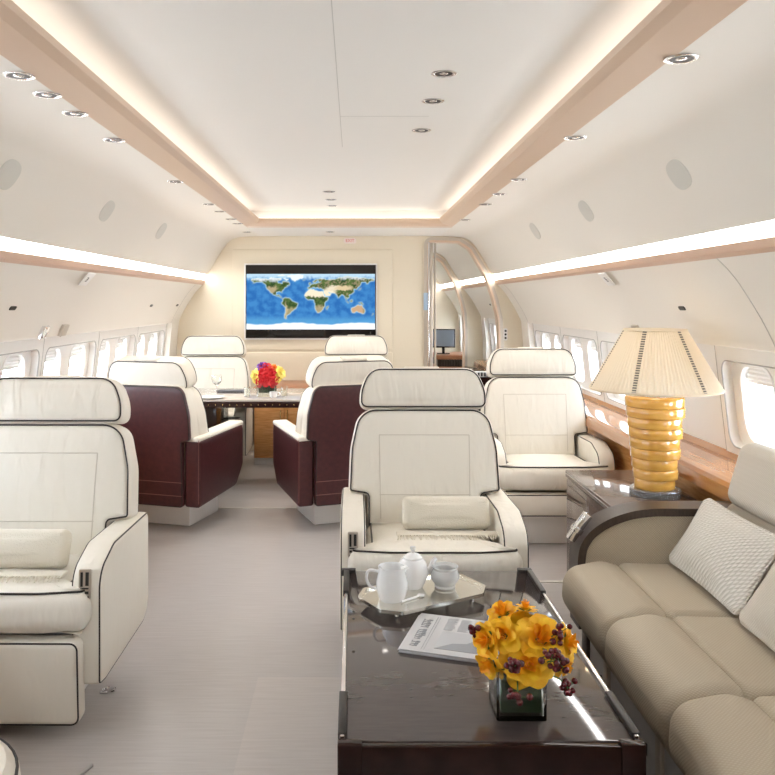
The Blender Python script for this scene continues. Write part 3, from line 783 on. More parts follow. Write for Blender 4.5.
    if brown:
        TV = Matrix.Translation((0, .245, .425)) @ Matrix.Rotation(rad(-2.5), 4, 'X')
        b = NB(); puff(b, roundpoly([(-.262, -.22), (.262, -.22), (.262, .165), (.338, .178), (.33, .34), (.29, .515), (-.29, .515), (-.33, .34), (-.338, .178), (-.262, .165)], [.02, .02, .01, .02, .3, .07, .07, .3, .02, .01], 8, .06), .11, .02, .0, T=TV @ FRONT(0, .01, 0), centre=(0, .2)); mk('back_body', b, 'leather', root)
        T = TV @ FRONT(0, .062, 0)
    else: T = TILT @ FRONT(0, .165, 0)
    b = NB(); puff(b, sh_, .045, .012, .004, T=T, centre=(0, .2)); rs = mk('rear_shell', b, 'brown' if brown else 'leather', root)
    for z in (-.09, -.175): tub(rs, 'stitching', xf(T, [(-.268, z, -.0255), (.268, z, -.0255)]), .0022, 'brownseam' if brown else 'seam', False)
    tub(rs, 'piping', xf(T, rim(sh_, .005, -.019)), .004)
    return root

a = armchair('armchair', 'cream leather armchair with dark piping cut off by the left edge of the photo', 'cream armchairs', 'cream', 1, .045)
a.location = (-1.195, 3.09, 0); a.rotation_euler = (0, 0, rad(-.5))
a = armchair('armchair', 'cream leather armchair with a throw at the far end of the coffee table', 'cream armchairs', 'cream', -1, .06)
a.location = (.36, 3.53, 0)
a = armchair('armchair', 'white leather armchair behind the table lamp console beside the wood window ledge', 'cream armchairs', 'cream', 0, .20)
a.location = (1.228, 5.14, 0)
b_ = dup(a, (-1.25, 7.14, 0), 0, 'white leather armchair facing us behind the dining table on the left wall', 'cream armchairs')
b_ = dup(a, (.06, 7.20, 0), 0, 'white leather armchair in front of the bulkhead of which only the headrest shows', 'cream armchairs')
a = armchair('dining_armchair', 'dark brown backed armchair with white headrest seen from behind by the left wall', 'brown backed armchairs at the dining table', 'brown', 0, .20)
a.location = (-1.205, 5.42, 0); a.rotation_euler = (0, 0, rad(163))
b_ = dup(a, (-.06, 5.46, 0), rad(200), 'dark brown backed armchair with white headrest seen from behind beside the aisle', 'brown backed armchairs at the dining table')
# ------------------------------------------------------------------ throws on the two front chairs
def throw(label, loc, rz, w=.37):
    t = thing('throw', label, 'throw', loc, rz, 'fringed throws on the front armchairs')
    T = Matrix.Rotation(rad(-24), 4, 'X') @ FRONT(0, 0, .074)
    b = NB(); puff(b, rrect(-w / 2, w / 2, -.068, .068, .025, 5, .04), .085, .035, .014, T=T); mk('folded_cloth', b, 'throw', t)
    b = NB(); box(b, -w / 2 - .03, w / 2 + .02, -.095, -.035, .0, .012, .005); mk('hem', b, 'throw', t)
    b = NB()
    for i in range(46):
        x = -w / 2 - .025 + (w + .04) * i / 45; dx, dy = random.uniform(-.012, .012), random.uniform(-.05, -.035)
        tube(b, [(x, -.092, .008), (x + dx * .4, -.092 + dy * .5, .006 + random.uniform(0, .006)), (x + dx, -.092 + dy, .004)], .0028, 5, taper=.6)
    mk('fringe', b, 'throw', t); return t
throw('folded cream throw with a fringe on the armchair at the end of the coffee table', (.43, 3.37, .506), 0)
throw('folded cream throw with a fringe on the armchair at the left edge', (-1.215, 2.88, .506), rad(-.5), .44)

# ------------------------------------------------------------------ coffee table
t = thing('coffee_table', 'dark glossy lacquered coffee table with chrome rails in front of the sofa', 'coffee table', (.351, 2.393, 0))
X0, X1, A0, A1 = -.3425, .3425, -.588, .588
b = NB(); box(b, X0 + .02, X1 - .02, A0 + .02, A1 - .02, 0, .08, .004); mk('plinth', b, 'dark', t)
b = NB(); box(b, X0, X1, A0 + .012, A1, .08, .452, .006); mk('body', b, 'lacquer', t)
b = NB(); box(b, X0 + .004, X1 - .004, A0 + .022, A1, .452, .468, .003); mk('top_panel', b, 'lacquer2', t)
b = NB(); box(b, X0, X1, A0, A0 + .022, .40, .466, .004); mk('front_rail', b, 'lacquer', t)
for s in (-1, 1):
    b = NB(); x = s * (X1 - .022); box(b, x - .028, x + .028, A0 - .004, A0 + .026, .36, .4725, .004); mk('corner_block', b, 'lacquer', t)
    b = NB(); x = s * (X1 - .004); box(b, x - .006, x + .006, A0 + .03, A1 - .005, .452, .476, .003); rl = mk('side_rail', b, 'chrome', t)
    for y0, y1 in ((A0 + .035, A0 + .235), (A1 - .235, A1 - .002)):
        bb = NB(); box(bb, x - .010, x + .010, y0, y1, .458, .4795, .003); mk('rail_clip', bb, 'dark', rl)
    bb = NB(); box(bb, x - s * .012 - .030, x - s * .012 + .022, A1 - .024, A1 + .002, .456, .480, .003); mk('rail_end', bb, 'dark', rl)
for y in (-.10, .14, .2):
    b = NB(); tube(b, [(X0 + .03, y, .467), (X0 + .03, y, .4695)], .004, 8); mk('stud', b, 'dark', t)

# tray and tea things
TZ = .468
tr = thing('tray', 'silver tray with cut corners on the coffee table', 'tray', (.272, 2.693, TZ), rad(30))
def octo(a, b_, c): return [Vector(p) for p in ((-a + c, -b_), (a - c, -b_), (a, -b_ + c), (a, b_ - c), (a - c, b_), (-a + c, b_), (-a, b_ - c), (-a, -b_ + c))]
o8 = octo(.215, .122, .055); o8r = roundpoly(o8, .02, 4, .2); i8 = inset(o8r, .012)
b = NB(); prism(b, inset(o8r, .004), .020, .024); mk('dish', b, 'silver', tr, smooth=False)
b = NB(); ring_plate(b, o8r, i8, .020, .031); mk('rim', b, 'silver', tr, angle=30)
for x, y in ((-.15, -.07), (.15, -.07), (.15, .07), (-.15, .07)):
    b = NB(); lathe(b, [(0, 0), (.009, 0), (.007, .01), (.01, .02), (0, .02)], 12, (x, y, 0)); mk('foot', b, 'silver', tr)
PZ = TZ + .0245
def handle(pts, r=.005):
    b = NB(); tube(b, smooth_path(pts, 6), r, 8); return b
j = thing('milk_jug', 'white porcelain jug with a side handle, front piece on the tray', 'jug', (.165, 2.632, PZ), rad(0), 'white tea things on the tray')
b = NB(); lathe(b, [(0, 0), (.040, 0), (.043, .005), (.052, .04), (.052, .06), (.044, .095), (.046, .108), (.043, .108), (.040, .095), (.047, .06), (.046, .03), (0, .012)], 36); mk('body', b, 'porcelain', j)
mk('handle', handle([(-.045, 0, .092), (-.075, 0, .095), (-.084, 0, .07), (-.072, 0, .042), (-.050, 0, .035)]), 'porcelain', j)
b = NB(); tube(b, [(.035, -.005, .098), (.05, -.008, .108)], .013, 10, taper=.5); mk('spout', b, 'porcelain', j)
j = thing('teapot', 'white porcelain teapot with a knobbed lid behind the jug on the tray', 'teapot', (.242, 2.745, PZ), rad(20), 'white tea things on the tray')
b = NB(); lathe(b, [(0, 0), (.032, 0), (.036, .006), (.050, .035), (.052, .06), (.044, .088), (.034, .098), (.030, .098), (0, .09)], 36); mk('body', b, 'porcelain', j)
b = NB(); lathe(b, [(.034, .097), (.033, .104), (.020, .114), (.006, .118), (.005, .124), (.010, .130), (.009, .138), (0, .141)], 28); mk('lid', b, 'porcelain', j)
mk('handle', handle([(-.046, 0, .08), (-.078, 0, .082), (-.084, 0, .058), (-.05, 0, .03)]), 'porcelain', j)
b = NB(); tube(b, smooth_path([(.045, 0, .045), (.066, 0, .055), (.076, 0, .078), (.088, 0, .09)], 5), .013, 10, taper=.5); mk('spout', b, 'porcelain', j)
j = thing('sugar_bowl', 'small whitish glass bowl at the right end of the tray', 'bowl', (.352, 2.745, PZ), 0, 'white tea things on the tray')
b = NB(); lathe(b, [(0, 0), (.034, 0), (.036, .004), (.034, .010), (.048, .03), (.049, .045), (.040, .062), (.046, .072), (.043, .072), (.037, .062), (.045, .045), (.044, .032), (.028, .014), (0, .012)], 36); mk('body', b, 'frosted', j)
b = NB(); lathe(b, [(0, .014), (.042, .03), (.042, .042), (0, .046)], 24); mk('sugar', b, 'porcelain', j)
b = NB(); tube(b, [(.195, 2.60, PZ + .004), (.262, 2.655, PZ + .004)], .0035, 6); lathe(b, [(0, 0), (.012, 0), (.012, .004), (0, .006)], 14, (.262, 2.655, PZ + .002))
tag(mk('spoon', b, 'porcelain'), 'small pale spoon lying beside the jug on the tray', 'spoon')

# newspaper
nw = thing('newspaper', 'folded grey newspaper lying between tray and flowers on the coffee table', 'newspaper', (.372, 2.362, TZ + .0005), rad(-18))
W2, L2 = .172, .135
b = NB()
for i in range(5):
    o = .004 * math.sin(i * 2.1); box(b, -W2 + o, W2 + o * .3, -L2 - o * .5, L2 + o, .0025 * i, .0025 * i + .0022, .0009)
mk('pages', b, 'paper', nw)
zt = .0124
def ink(name, boxes, m):
    b = NB()
    for x0, x1, y0, y1 in boxes: box(b, x0, x1, y0, y1, zt - .0006, zt + .0004)
    mk(name, b, m, nw, smooth=False)
ml = []                                          # unreadable black-letter masthead running along the left edge
rs = random.Random(3); y = -.105
for word in (3, 6, 5):
    for q in range(word):
        hh = rs.uniform(.010, .020)
        ml.append((-W2 + .026, -W2 + .026 + hh + .008, y, y + .0032)); ml.append((-W2 + .030 + hh * .5, -W2 + .034 + hh, y, y + .009))
        if rs.random() < .6: ml.append((-W2 + .024, -W2 + .028, y, y + .010))
        y += .0128
    y += .012
ink('masthead', ml, 'ink')
ink('rule', [(-W2 + .062, -W2 + .0635, -.12, .12), (-W2 + .070, -W2 + .071, -.12, .12)], 'ink')
ink('photograph', [(-.075, .10, -.105, .02)], 'inklight')
b = NB(); prism(b, [Vector(p) for p in ((-.075, -.105), (.10, -.105), (.10, -.01), (.05, .005), (.01, -.05), (-.03, -.06))], zt, zt + .0008); mk('photograph_shape', b, 'ink', nw, smooth=False)
cl = []
for c0 in (-.078, -.036, .006, .048):
    for q in range(24):
        cl.append((c0 + .0, c0 + .036, .030 + q * .0039, .030 + q * .0039 + .0014)) if False else cl.append((c0 + rs.uniform(0, .003), c0 + .036 - rs.uniform(0, .008), .030 + q * .0039, .0315 + q * .0039))
ink('columns', cl, 'inklight')

# flowers
def petal(bm, a, lean, w, h, curl, r0, z0, mi=0):
    """one cupped petal: grid bent outwards"""
    nu, nv = 6, 6; rows = []
    for j in range(nv + 1):
        t = j / nv; ww = w * math.sin(PI * (.18 + .74 * t)) ** .7 * (1 if t < .8 else 1 - (t - .8) * 1.1)
        row_ = []
        for i in range(nu + 1):
            s = i / nu * 2 - 1
            rr = r0 + math.sin(lean) * h * t + curl * t ** 3 - .18 * w * (1 - s * s) * -1 * .6
            zz = z0 + math.cos(lean) * h * t - abs(curl) * .5 * t ** 4 + .06 * w * math.sin(s * 5 + a * 3) * t
            th = s * ww / max(.012, r0 + h * .45)
            row_.append(bm.verts.new((rr * math.cos(a + th), rr * math.sin(a + th), zz)))
        rows.append(row_)
    for p, q in zip(rows, rows[1:]):
        for i in range(nu): bm.faces.new((p[i], p[i + 1], q[i + 1], q[i])).material_index = mi
LAYERS = ((3, .0, .0), (4, .22, .006), (5, .5, .012), (6, .85, .018), (6, 1.15, .024))
def rose_bloom(seed, layers=((3, .0, .0), (4, .22, .006), (5, .5, .012), (6, .85, .018), (6, 1.15, .024)), R=.045):
    r = random.Random(seed); bm = NB()
    for li, (n, lean, curl) in enumerate(layers):
        for k in range(n):
            petal(bm, 2 * PI * (k + .5 * (li % 2)) / n + r.uniform(-.25, .25), lean + r.uniform(-.08, .12), R * (.54 if li < 2 else .38 + .075 * li), R * (.95 - .03 * li) * r.uniform(.92, 1.1), curl * R / .045 * r.uniform(.7, 1.3), R * (.07 + .055 * li), -R * .25 - R * .14 * li * .6, 1 if li < 2 else 0)
    return bm
def aim(o, d):
    o.rotation_mode = 'QUATERNION'; o.rotation_quaternion = Vector(d).to_track_quat('Z', 'Y')
VC = Vector((.442, 1.972, TZ))
vs = thing('vase', 'square clear glass vase lined with dark green leaf on the coffee table', 'vase', VC)
h = .0605
sq = rrect(-h, h, -h, h, .008, 3, .3); si = rrect(-h + .007, h - .007, -h + .007, h - .007, .004, 3, .3)
b = NB()
k4 = len(sq)
rg = [[b.verts.new((p.x, p.y, z)) for p in o_] for o_, z in ((sq, 0), (sq, .122), (si, .122), (si, .010))]
for p, q in zip(rg, rg[1:]):
    for i in range(k4): b.faces.new((p[i], p[(i + 1) % k4], q[(i + 1) % k4], q[i]))
b.faces.new(list(reversed(rg[0]))); b.faces.new(rg[-1]); mk('glass', b, 'glass', vs, angle=25)
b = NB(); box(b, -h + .011, h - .011, -h + .011, h - .011, .014, .095, .005); mk('leaf_lining', b, 'leafgreen', vs)
G = 'yellow roses in the coffee table vase'
roses = [  # dx, dy, z, aim, size, label
 ((-.003, -.062, .165), (0, -1, .5), 1.0, 'largest yellow rose at the front centre of the coffee table vase'),
 ((-.100, -.02, .205), (-.8, -.6, .25), .86, 'yellow rose at the far left of the coffee table bouquet, above the lower left one'),
 ((-.095, -.03, .150), (-.7, -.55, -.25), .80, 'lowest yellow rose on the left side of the coffee table bouquet'),
 ((-.052, .02, .262), (-.3, -.25, .9), .78, 'topmost yellow rose at the upper left of the coffee table bouquet'),
 ((-.058, -.03, .222), (-.4, -.75, .5), .82, 'yellow rose just below the topmost one in the coffee table bouquet'),
 ((.035, -.03, .215), (.1, -.65, .7), 1.15, 'wide open yellow rose in the upper middle of the coffee table bouquet'),
 ((.015, .06, .255), (.1, .2, 1), .62, 'small yellow rose at the top back of the coffee table bouquet'),
 ((.108, -.01, .195), (.85, -.5, .3), .82, 'yellow rose at the far right of the coffee table bouquet'),
 ((.092, -.02, .145), (.7, -.6, -.2), .78, 'lowest yellow rose on the right side of the coffee table bouquet'),
 ((.0, .085, .205), (0, .8, .5), .95, 'yellow rose at the hidden back side of the coffee table bouquet'),
]
for i, (p, d, s, lab) in enumerate(roses):
    p = (p[0] + .018, p[1], p[2] - .028); s *= .9
    r_ = thing('rose', lab, 'rose', VC + Vector(p), 0, G); aim(r_, d); r_.scale = (s,) * 3
    mk('bloom', rose_bloom(i + 11, LAYERS if s > .84 else LAYERS[:4]), ['yellow', 'yellowdeep'], r_)
    inv = Vector(d).to_track_quat('Z', 'Y').inverted()
    e = inv @ (Vector((p[0] * .25, p[1] * .25, .10)) - Vector(p)) / s
    b = NB(); tube(b, smooth_path([(0, 0, -.012), (0, 0, -.03 / s), e], 5), .0032, 6); mk('stem', b, 'stem', r_)
    b = NB()
    for q in range(5): petal(b, 2 * PI * q / 5, .9, .010, .026, .004, .006, -.022)
    mk('calyx', b, 'stem', r_)
GB = 'red berry sprigs in the coffee table vase'
berries = [((-.043, -.085, .175), 11, 'dark red berry cluster between the left roses and the big front rose'),
 ((.062, -.075, .175), 10, 'dark red berry cluster right of the big front rose'),
 ((-.122, .02, .215), 8, 'dark red berry cluster sticking out left of the bouquet over the newspaper'),
 ((.072, -.03, .228), 6, 'small dark red berry cluster at the upper right of the bouquet'),
 ((-.035, -.078, .098), 6, 'red berry cluster hanging over the front rim of the vase'),
 ((.088, -.055, .112), 8, 'red berry cluster hanging low on the right of the vase'),
 ((.042, -.088, .196), 4, 'few red berries just above the big front rose')]
for i, (p, n, lab) in enumerate(berries):
    p = (p[0] + .018, p[1] - .012, p[2] - .026); n += 4
    rr = random.Random(50 + i); sp = thing('berry_sprig', lab, 'berries', VC + Vector(p), 0, GB)
    b = NB(); bt = NB(); e = Vector((p[0] * .25, p[1] * .25, .10)) - Vector(p)
    tube(bt, smooth_path([(0, 0, 0), e * .3 + Vector((0, 0, .012)), e], 5), .0018, 5)
    for k in range(n):
        c = Vector((rr.gauss(0, .0095), rr.gauss(0, .006), rr.gauss(0, .0105)))
        q = bmesh.ops.create_icosphere(b, subdivisions=2, radius=rr.uniform(.0065, .0085), matrix=Matrix.Translation(c))
        tube(bt, [(0, 0, 0), c], .0011, 4)
    mk('berry_cluster', b, 'berry', sp); mk('stem', bt, 'stem', sp)

# ------------------------------------------------------------------ sofa
sf = thing('sofa', 'long taupe fabric sofa along the right wall beside the coffee table', 'sofa', (1.2, 2.3, 0))
OX, OY = -1.2, -2.3
def S(T): return Matrix.Translation((OX, OY, 0)) @ T
b = NB(); box(b, .925, 1.54, 1.50, 3.06, 0.0, .27, .01); base = mk('base', b, 'plinth', sf, T=S(Matrix.Identity(4)))
for y0, y1, m_ in ((3.0, 3.064, 'darkwood'), (2.76, 2.80, 'brushed'), (2.28, 2.32, 'brushed'), (1.86, 1.90, 'brushed')):
    b = NB(); box(b, .912, .935, y0, y1, .01, .27, .003); mk('post', b, m_, base, T=S(Matrix.Identity(4)))
for y in (2.86, 2.42, 1.98):
    b = NB(); box(b, .916, .93, y - .006, y + .006, .10, .135, .002); mk('latch', b, 'dark', base, T=S(Matrix.Identity(4)))
roll = roundpoly([(.836, .33), (.90, .235), (.95, .22), (1.065, .25), (1.068, .455), (.99, .478), (.845, .45)], [.08, .05, .03, .03, .035, .12, .10], 8, .04)
pad = roundpoly([(1.05, .26), (1.52, .26), (1.52, .455), (1.05, .468)], [.02, .02, .04, .035], 6, .05)
for i, (y0, y1) in enumerate(((2.585, 3.105), (2.065, 2.583), (1.545, 2.063))):
    T = S(FRONT(0, (y0 + y1) / 2, 0))
    b = NB(); puff(b, pad, y1 - y0, .035, .004, T=T, nseg=6); c = mk('seat_cushion', b, 'fabric', sf)
    b = NB(); puff(b, roll, y1 - y0, .042, .004, T=T, nseg=7); mk('front_roll', b, 'fabric', sf)
for y, sg_ in ((3.165, 1), (1.485, -1)):
    T = S(FRONT(0, y, 0))
    ao = roundpoly([(.93, .21), (1.55, .21), (1.55, .655), (1.30, .655), (1.20, .655), (1.105, .640), (1.012, .603), (.948, .548), (.925, .47)], [.02, .02, .02, .2, .2, .2, .15, .1, .05], 6, .05)
    b = NB(); puff(b, ao, .10, .012, .004, T=T); ar = mk('arm', b, 'fabricarm', sf)
    path = [(.912, .20), (.908, .46), (.935, .552), (1.003, .613), (1.10, .652), (1.20, .667), (1.32, .668), (1.55, .668)]
    pp = [Vector((p[0], p[1], 0)) for p in path]; pp = [Vector((q.x, q.y)) for q in smooth_path(pp, 6)]
    lo = []
    for q in range(len(pp)):
        d = (pp[min(q + 1, len(pp) - 1)] - pp[max(q - 1, 0)]).normalized(); lo.append(pp[q] + Vector((d.y, -d.x)) * .030)
    b = NB()
    R4 = [[b.verts.new((p.x, p.y, w)) for p in L] for L, w in ((pp, -.062), (pp, .062), (lo, .062), (lo, -.062))]
    for q in range(4):
        A_, B_ = R4[q], R4[(q + 1) % 4]
        for k in range(len(pp) - 1): b.faces.new((A_[k], A_[k + 1], B_[k + 1], B_[k]))
    b.faces.new([R4[q][0] for q in range(4)]); b.faces.new([R4[q][-1] for q in range(4)])
    mk('arm_trim', b, 'darkwood', ar, T=T, angle=30)
    if sg_ > 0:
        b = NB(); box(b, -.016, .016, -.02, .02, -.05, .075, .004); box(b, -.02, .02, -.026, .026, -.012, .012, .004)
        mk('chrome_clip', b, 'chrome', ar, T=S(Matrix.Translation((.925, 3.175, .568)) @ Matrix.Rotation(rad(36), 4, 'Y') @ Matrix.Rotation(0, 4, 'Z')))
for i, (y0, y1) in enumerate(((2.32, 3.10), (1.55, 2.318))):
    T = S(FRONT(0, (y0 + y1) / 2, 0))
    lo_ = roundpoly([(1.44, .40), (1.56, .38), (1.555, .70), (1.475, .70)], [.03, .02, .03, .05], 6, .04)
    b = NB(); puff(b, lo_, y1 - y0, .03, .004, T=T); mk('back_cushion', b, 'fabricback', sf)
    up = roundpoly([(1.452, .695), (1.57, .685), (1.625, .90), (1.59, .935), (1.52, .93)], [.05, .04, .05, .05, .08], 8, .04)
    b = NB(); puff(b, up, y1 - y0 - .01, .055, .008, T=T, nseg=7); mk('back_roll', b, 'fabricback', sf)

# scatter cushions
def cushion(name, label, m, centre, L_, H_, th, lean, yaw, roll_=0.0, seam=False):
    c = thing(name, label, 'cushion', centre, 0, 'sofa cushions')
    Rm = Matrix.Rotation(yaw, 4, 'Z') @ axes((0, -1, 0), (math.sin(lean), 0, math.cos(lean)), (-math.cos(lean), 0, math.sin(lean))) @ Matrix.Rotation(roll_, 4, 'Z')
    pts = []
    for p in roundpoly([(-L_ / 2, -H_ / 2), (L_ / 2, -H_ / 2), (L_ / 2, H_ / 2), (-L_ / 2, H_ / 2)], .035, 5, .03):
        k_ = 1 - .055 * (math.cos(PI * p.x / L_) if abs(p.y) > H_ * .42 else math.cos(PI * p.y / H_) if abs(p.x) > L_ * .42 else 0)
        pts.append(p * k_)
    b = NB(); puff(b, pts, .022, .011, th, T=Rm, nseg=4, rings=9); cv = mk('cover', b, m, c)
    tub(cv, 'edge_seam', xf(Rm, [(p.x, p.y, 0) for p in pts]), .004, m)
    return c
cushion('cushion', 'ivory quilted cushion leaning on the sofa back at the far end', 'quilt', (1.325, 2.80, .598), .57, .285, .055, rad(32), rad(0), rad(0))
cushion('cushion', 'smooth beige cushion on the sofa nearer the camera than the quilted one', 'fabricback', (1.31, 2.25, .60), .52, .30, .06, rad(32), rad(-3))

# ------------------------------------------------------------------ console with the lamp
cn = thing('console', 'glossy dark brown lacquered console between sofa arm and white armchair', 'console', (1.345, 3.70, 0))
def CB(x0, x1, y0, y1, z0, z1, bev, m, name, par=None):
    b = NB(); box(b, x0 - 1.345, x1 - 1.345, y0 - 3.70, y1 - 3.70, z0, z1, bev); return mk(name, b, m, par or cn)
CB(1.16, 1.545, 3.27, 4.12, .0, .06, .003, 'dark', 'plinth')
CB(1.14, 1.548, 3.26, 4.14, .06, .558, .004, 'console', 'body')
CB(1.135, 1.552, 3.25, 4.145, .566, .60, .004, 'console', 'top')
CB(1.136, 1.14, 3.30, 4.10, .12, .53, .001, 'console', 'side_panel')
CB(1.132, 1.1365, 3.26, 4.14, .585, .590, .0, 'chrome', 'edge_strip')
CB(1.126, 1.140, 3.40, 3.44, .44, .53, .003, 'chrome', 'pull_handle')

lm = thing('table_lamp', 'table lamp with amber stacked disc base and pleated cream shade on the console', 'lamp', (1.402, 3.62, .60))
b = NB(); lathe(b, [(0, 0), (.108, 0), (.112, .004), (.112, .026), (.108, .030), (0, .030)], 40); mk('acrylic_base', b, 'acrylic', lm, angle=30)
z = .030; n = 9; hh = (.445 - .03) / n
for i in range(n):
    rr = .088 + .040 * (i / (n - 1)) + (.004 if i % 2 else .0)
    b = NB(); lathe(b, [(0, 0), (rr - .005, 0), (rr - .0015, .0015), (rr, .004), (rr, hh - .005), (rr - .0015, hh - .0025), (rr - .005, hh - .001), (0, hh - .001)], 40, (.002 * (1 if i % 2 else -1), 0, z))
    mk('amber_disc', b, 'amber', lm, angle=50); z += hh
b = NB(); lathe(b, [(0, 0), (.06, 0), (.06, .012), (.018, .016), (.018, .05), (0, .05)], 28, (0, 0, z)); mk('collar', b, 'acrylic', lm)
b = NB(); tube(b, [(0, 0, z + .02), (0, 0, z + .255)], .005, 8); mk('pole', b, 'chrome', lm)
b = NB(); bmesh.ops.create_uvsphere(b, u_segments=18, v_segments=12, radius=.032, matrix=Matrix.Translation((0, 0, z + .13))); mk('bulb', b, 'bulb', lm)
zs0, zs1, r0, r1 = z + .034, z + .298, .284, .135
b = NB(); NP = 96
def ring_(r, zz, amp): return [b.verts.new(((r + amp * (1 if q % 2 else -1)) * math.cos(PI * q / NP), (r + amp * (1 if q % 2 else -1)) * math.sin(PI * q / NP), zz)) for q in range(2 * NP)]
rgs = [ring_(r0 + (r1 - r0) * t_, zs0 + (zs1 - zs0) * t_, .0022) for t_ in (0, .25, .5, .75, 1)]
for p, q in zip(rgs, rgs[1:]):
    for k in range(2 * NP): b.faces.new((p[k], p[(k + 1) % (2 * NP)], q[(k + 1) % (2 * NP)], q[k]))
sh_o = mk('lamp_shade', b, 'lampshade', lm, smooth=False)
for r, zz, nm in ((r0, zs0, 'bottom_band'), (r1, zs1, 'top_band')):
    b = NB(); lathe(b, [(r + .001, -.006), (r + .005, 0), (r + .001, .006), (r - .003, 0), (r + .001, -.006)], 64, (0, 0, zz)); mk(nm, b, 'lampshade', sh_o)
gm = mat('grey_braid', (.16, .15, .13), .7)
for a_ in (-128, -66, -4, 56, 116, 176):
    b = NB(); A0_ = rad(a_)
    for q in range(26):
        t_ = (q + .15) / 26; t2 = (q + .75) / 26
        for s_ in (-1, 1):
            P = []
            for tt, ss in ((t_, 0), (t_, s_ * .009), (t2, s_ * .009), (t2, 0)):
                r = r0 + (r1 - r0) * tt + .0038; th = A0_ + ss / r
                P.append(b.verts.new((r * math.cos(th), r * math.sin(th), zs0 + (zs1 - zs0) * tt)))
            b.faces.new(P)
    mk('braid_stripe', b, gm, sh_o, smooth=False)
b = NB(); tube(b, [(x_, 0, zs1 - .012) for x_ in (-r1, r1)], .002, 5); tube(b, [(0, x_, zs1 - .012) for x_ in (-r1, r1)], .002, 5); mk('spider', b, 'chrome', lm)
b = NB(); box(b, 1.47, 1.53, 3.74, 3.80, .6005, .67, .004); tag(mk('wooden_box', b, 'wood'), 'small honey wood block behind the lamp base on the console', 'box')

# ------------------------------------------------------------------ front left corner: ottoman, floor fittings
ot = thing('ottoman', 'round cream leather ottoman just showing in the bottom left corner', 'ottoman', (-1.168, 2.05, 0))
b = NB(); lathe(b, [(0, .02), (.30, .02), (.325, .04), (.335, .12), (.325, .20), (.29, .235), (.15, .245), (0, .247)], 48); mk('cushion', b, 'leather', ot)
b = NB(); tube(b, [(.318 * math.cos(2 * PI * q / 48), .318 * math.sin(2 * PI * q / 48), .208) for q in range(48)], .005, 6, True); mk('piping', b, 'piping', ot)
b = NB(); lathe(b, [(0, 0), (.26, 0), (.26, .022), (0, .022)], 32); mk('base', b, 'dark', ot)
ft = thing('floor_ring', 'small silver seat fixing ring on the floor beside the left armchair', 'floor fitting', (-.885, 3.02, .0005))
b = NB(); tube(b, [(.022 * math.cos(rad(q)), .016 * math.sin(rad(q)), .006) for q in range(-60, 215, 15)], .0055, 8); mk('ring', b, 'chrome', ft)
b = NB(); box(b, -.028, .0, -.022, -.008, 0, .006, .002); mk('plate', b, 'chrome', ft)
b = NB(); tube(b, [(-.79, 2.53, .006), (-.815, 2.46, .006)], .006, 8)
tag(mk('floor_clip', b, 'gasket'), 'small dark clip on the floor near the bottom left corner', 'floor fitting')
# ------------------------------------------------------------------ dining group
dt = thing('dining_table', 'dining table with glossy pale top and studded dark edge between the armchairs', 'table', (-.65, 6.45, 0))
b = NB(); box(b, -.88, .86, -.37, .43, .712, .728, .003); mk('top', b, 'tabletop', dt)
b = NB(); box(b, -.88, .86, -.37, .43, .665, .711, .003); mk('edge_band', b, 'lacquer', dt)
for i in range(32):
    b = NB(); x = -.85 + 1.68 * i / 31; lathe(b, [(0, .004), (.0035, .003), (.005, 0)], 10, mi=0); mk('stud', b, 'brass', dt, T=Matrix.Translation((x, -.371, .688)) @ Matrix.Rotation(PI / 2, 4, 'X'))
for x0, x1 in ((-.52, -.37), (.40, .55)):
    b = NB(); box(b, x0, x1, -.28, .3, 0, .665, .006); mk('leg', b, 'lacquer', dt)
cr = thing('credenza', 'low honey wood credenza against the bulkhead behind the dining table', 'credenza', (-.59, 7.55, 0))
b = NB(); box(b, -.27, .27, -.33, .33, .0, .065, .004); mk('plinth', b, 'plinth', cr)
b = NB(); box(b, -.27, .27, -.345, .33, .065, .66, .004); mk('body', b, 'wood', cr)
b = NB(); box(b, -.28, .28, -.36, .33, .66, .70, .004); mk('top', b, 'desk', cr)
for x in (-.135, .135):
    b = NB(); box(b, x - .13, x + .13, -.355, -.345, .12, .645, .003); d = mk('door', b, 'wood', cr)
    b = NB(); box(b, x - (.11 if x > 0 else -.10), x - (.10 if x > 0 else -.11), -.363, -.354, .40, .50, .002); mk('handle', b, 'brass', d)
DZ = .7285
V2 = Vector((-.645, 6.30, DZ))
vs = thing('vase', 'small square glass vase with green water on the dining table', 'vase', V2)
h = .075
b = NB(); sq = rrect(-h, h, -h * .8, h * .8, .008, 3, .3); si = inset(sq, .006)
k4 = len(sq); rg = [[b.verts.new((p.x, p.y, z)) for p in o_] for o_, z in ((sq, 0), (sq, .10), (si, .10), (si, .012))]
for p, q in zip(rg, rg[1:]):
    for i in range(k4): b.faces.new((p[i], p[(i + 1) % k4], q[(i + 1) % k4], q[i]))
b.faces.new(list(reversed(rg[0]))); b.faces.new(rg[-1]); mk('glass', b, 'glass', vs, angle=25)
b = NB(); box(b, -h + .012, h - .012, -.045, .045, .03, .092, .006); mk('leaf_lining', b, 'leafgreen', vs)
lay = ((3, .0, .0), (4, .35, .01), (6, .8, .018), (6, 1.15, .02))
def bloom(name, lab, p, d, s, m_, grp, seed, L_=lay):
    r_ = thing(name, lab, 'flower', V2 + Vector(p), 0, grp); aim(r_, d); r_.scale = (s,) * 3
    mk('bloom', rose_bloom(seed, L_), [m_, m_], r_)
    inv = Vector(d).to_track_quat('Z', 'Y').inverted(); e = inv @ (Vector((p[0] * .4, p[1] * .4, .09)) - Vector(p)) / s
    b = NB(); tube(b, [(0, 0, -.012), (0, 0, -.025), e], .0035, 5); mk('stem', b, 'stem', r_)
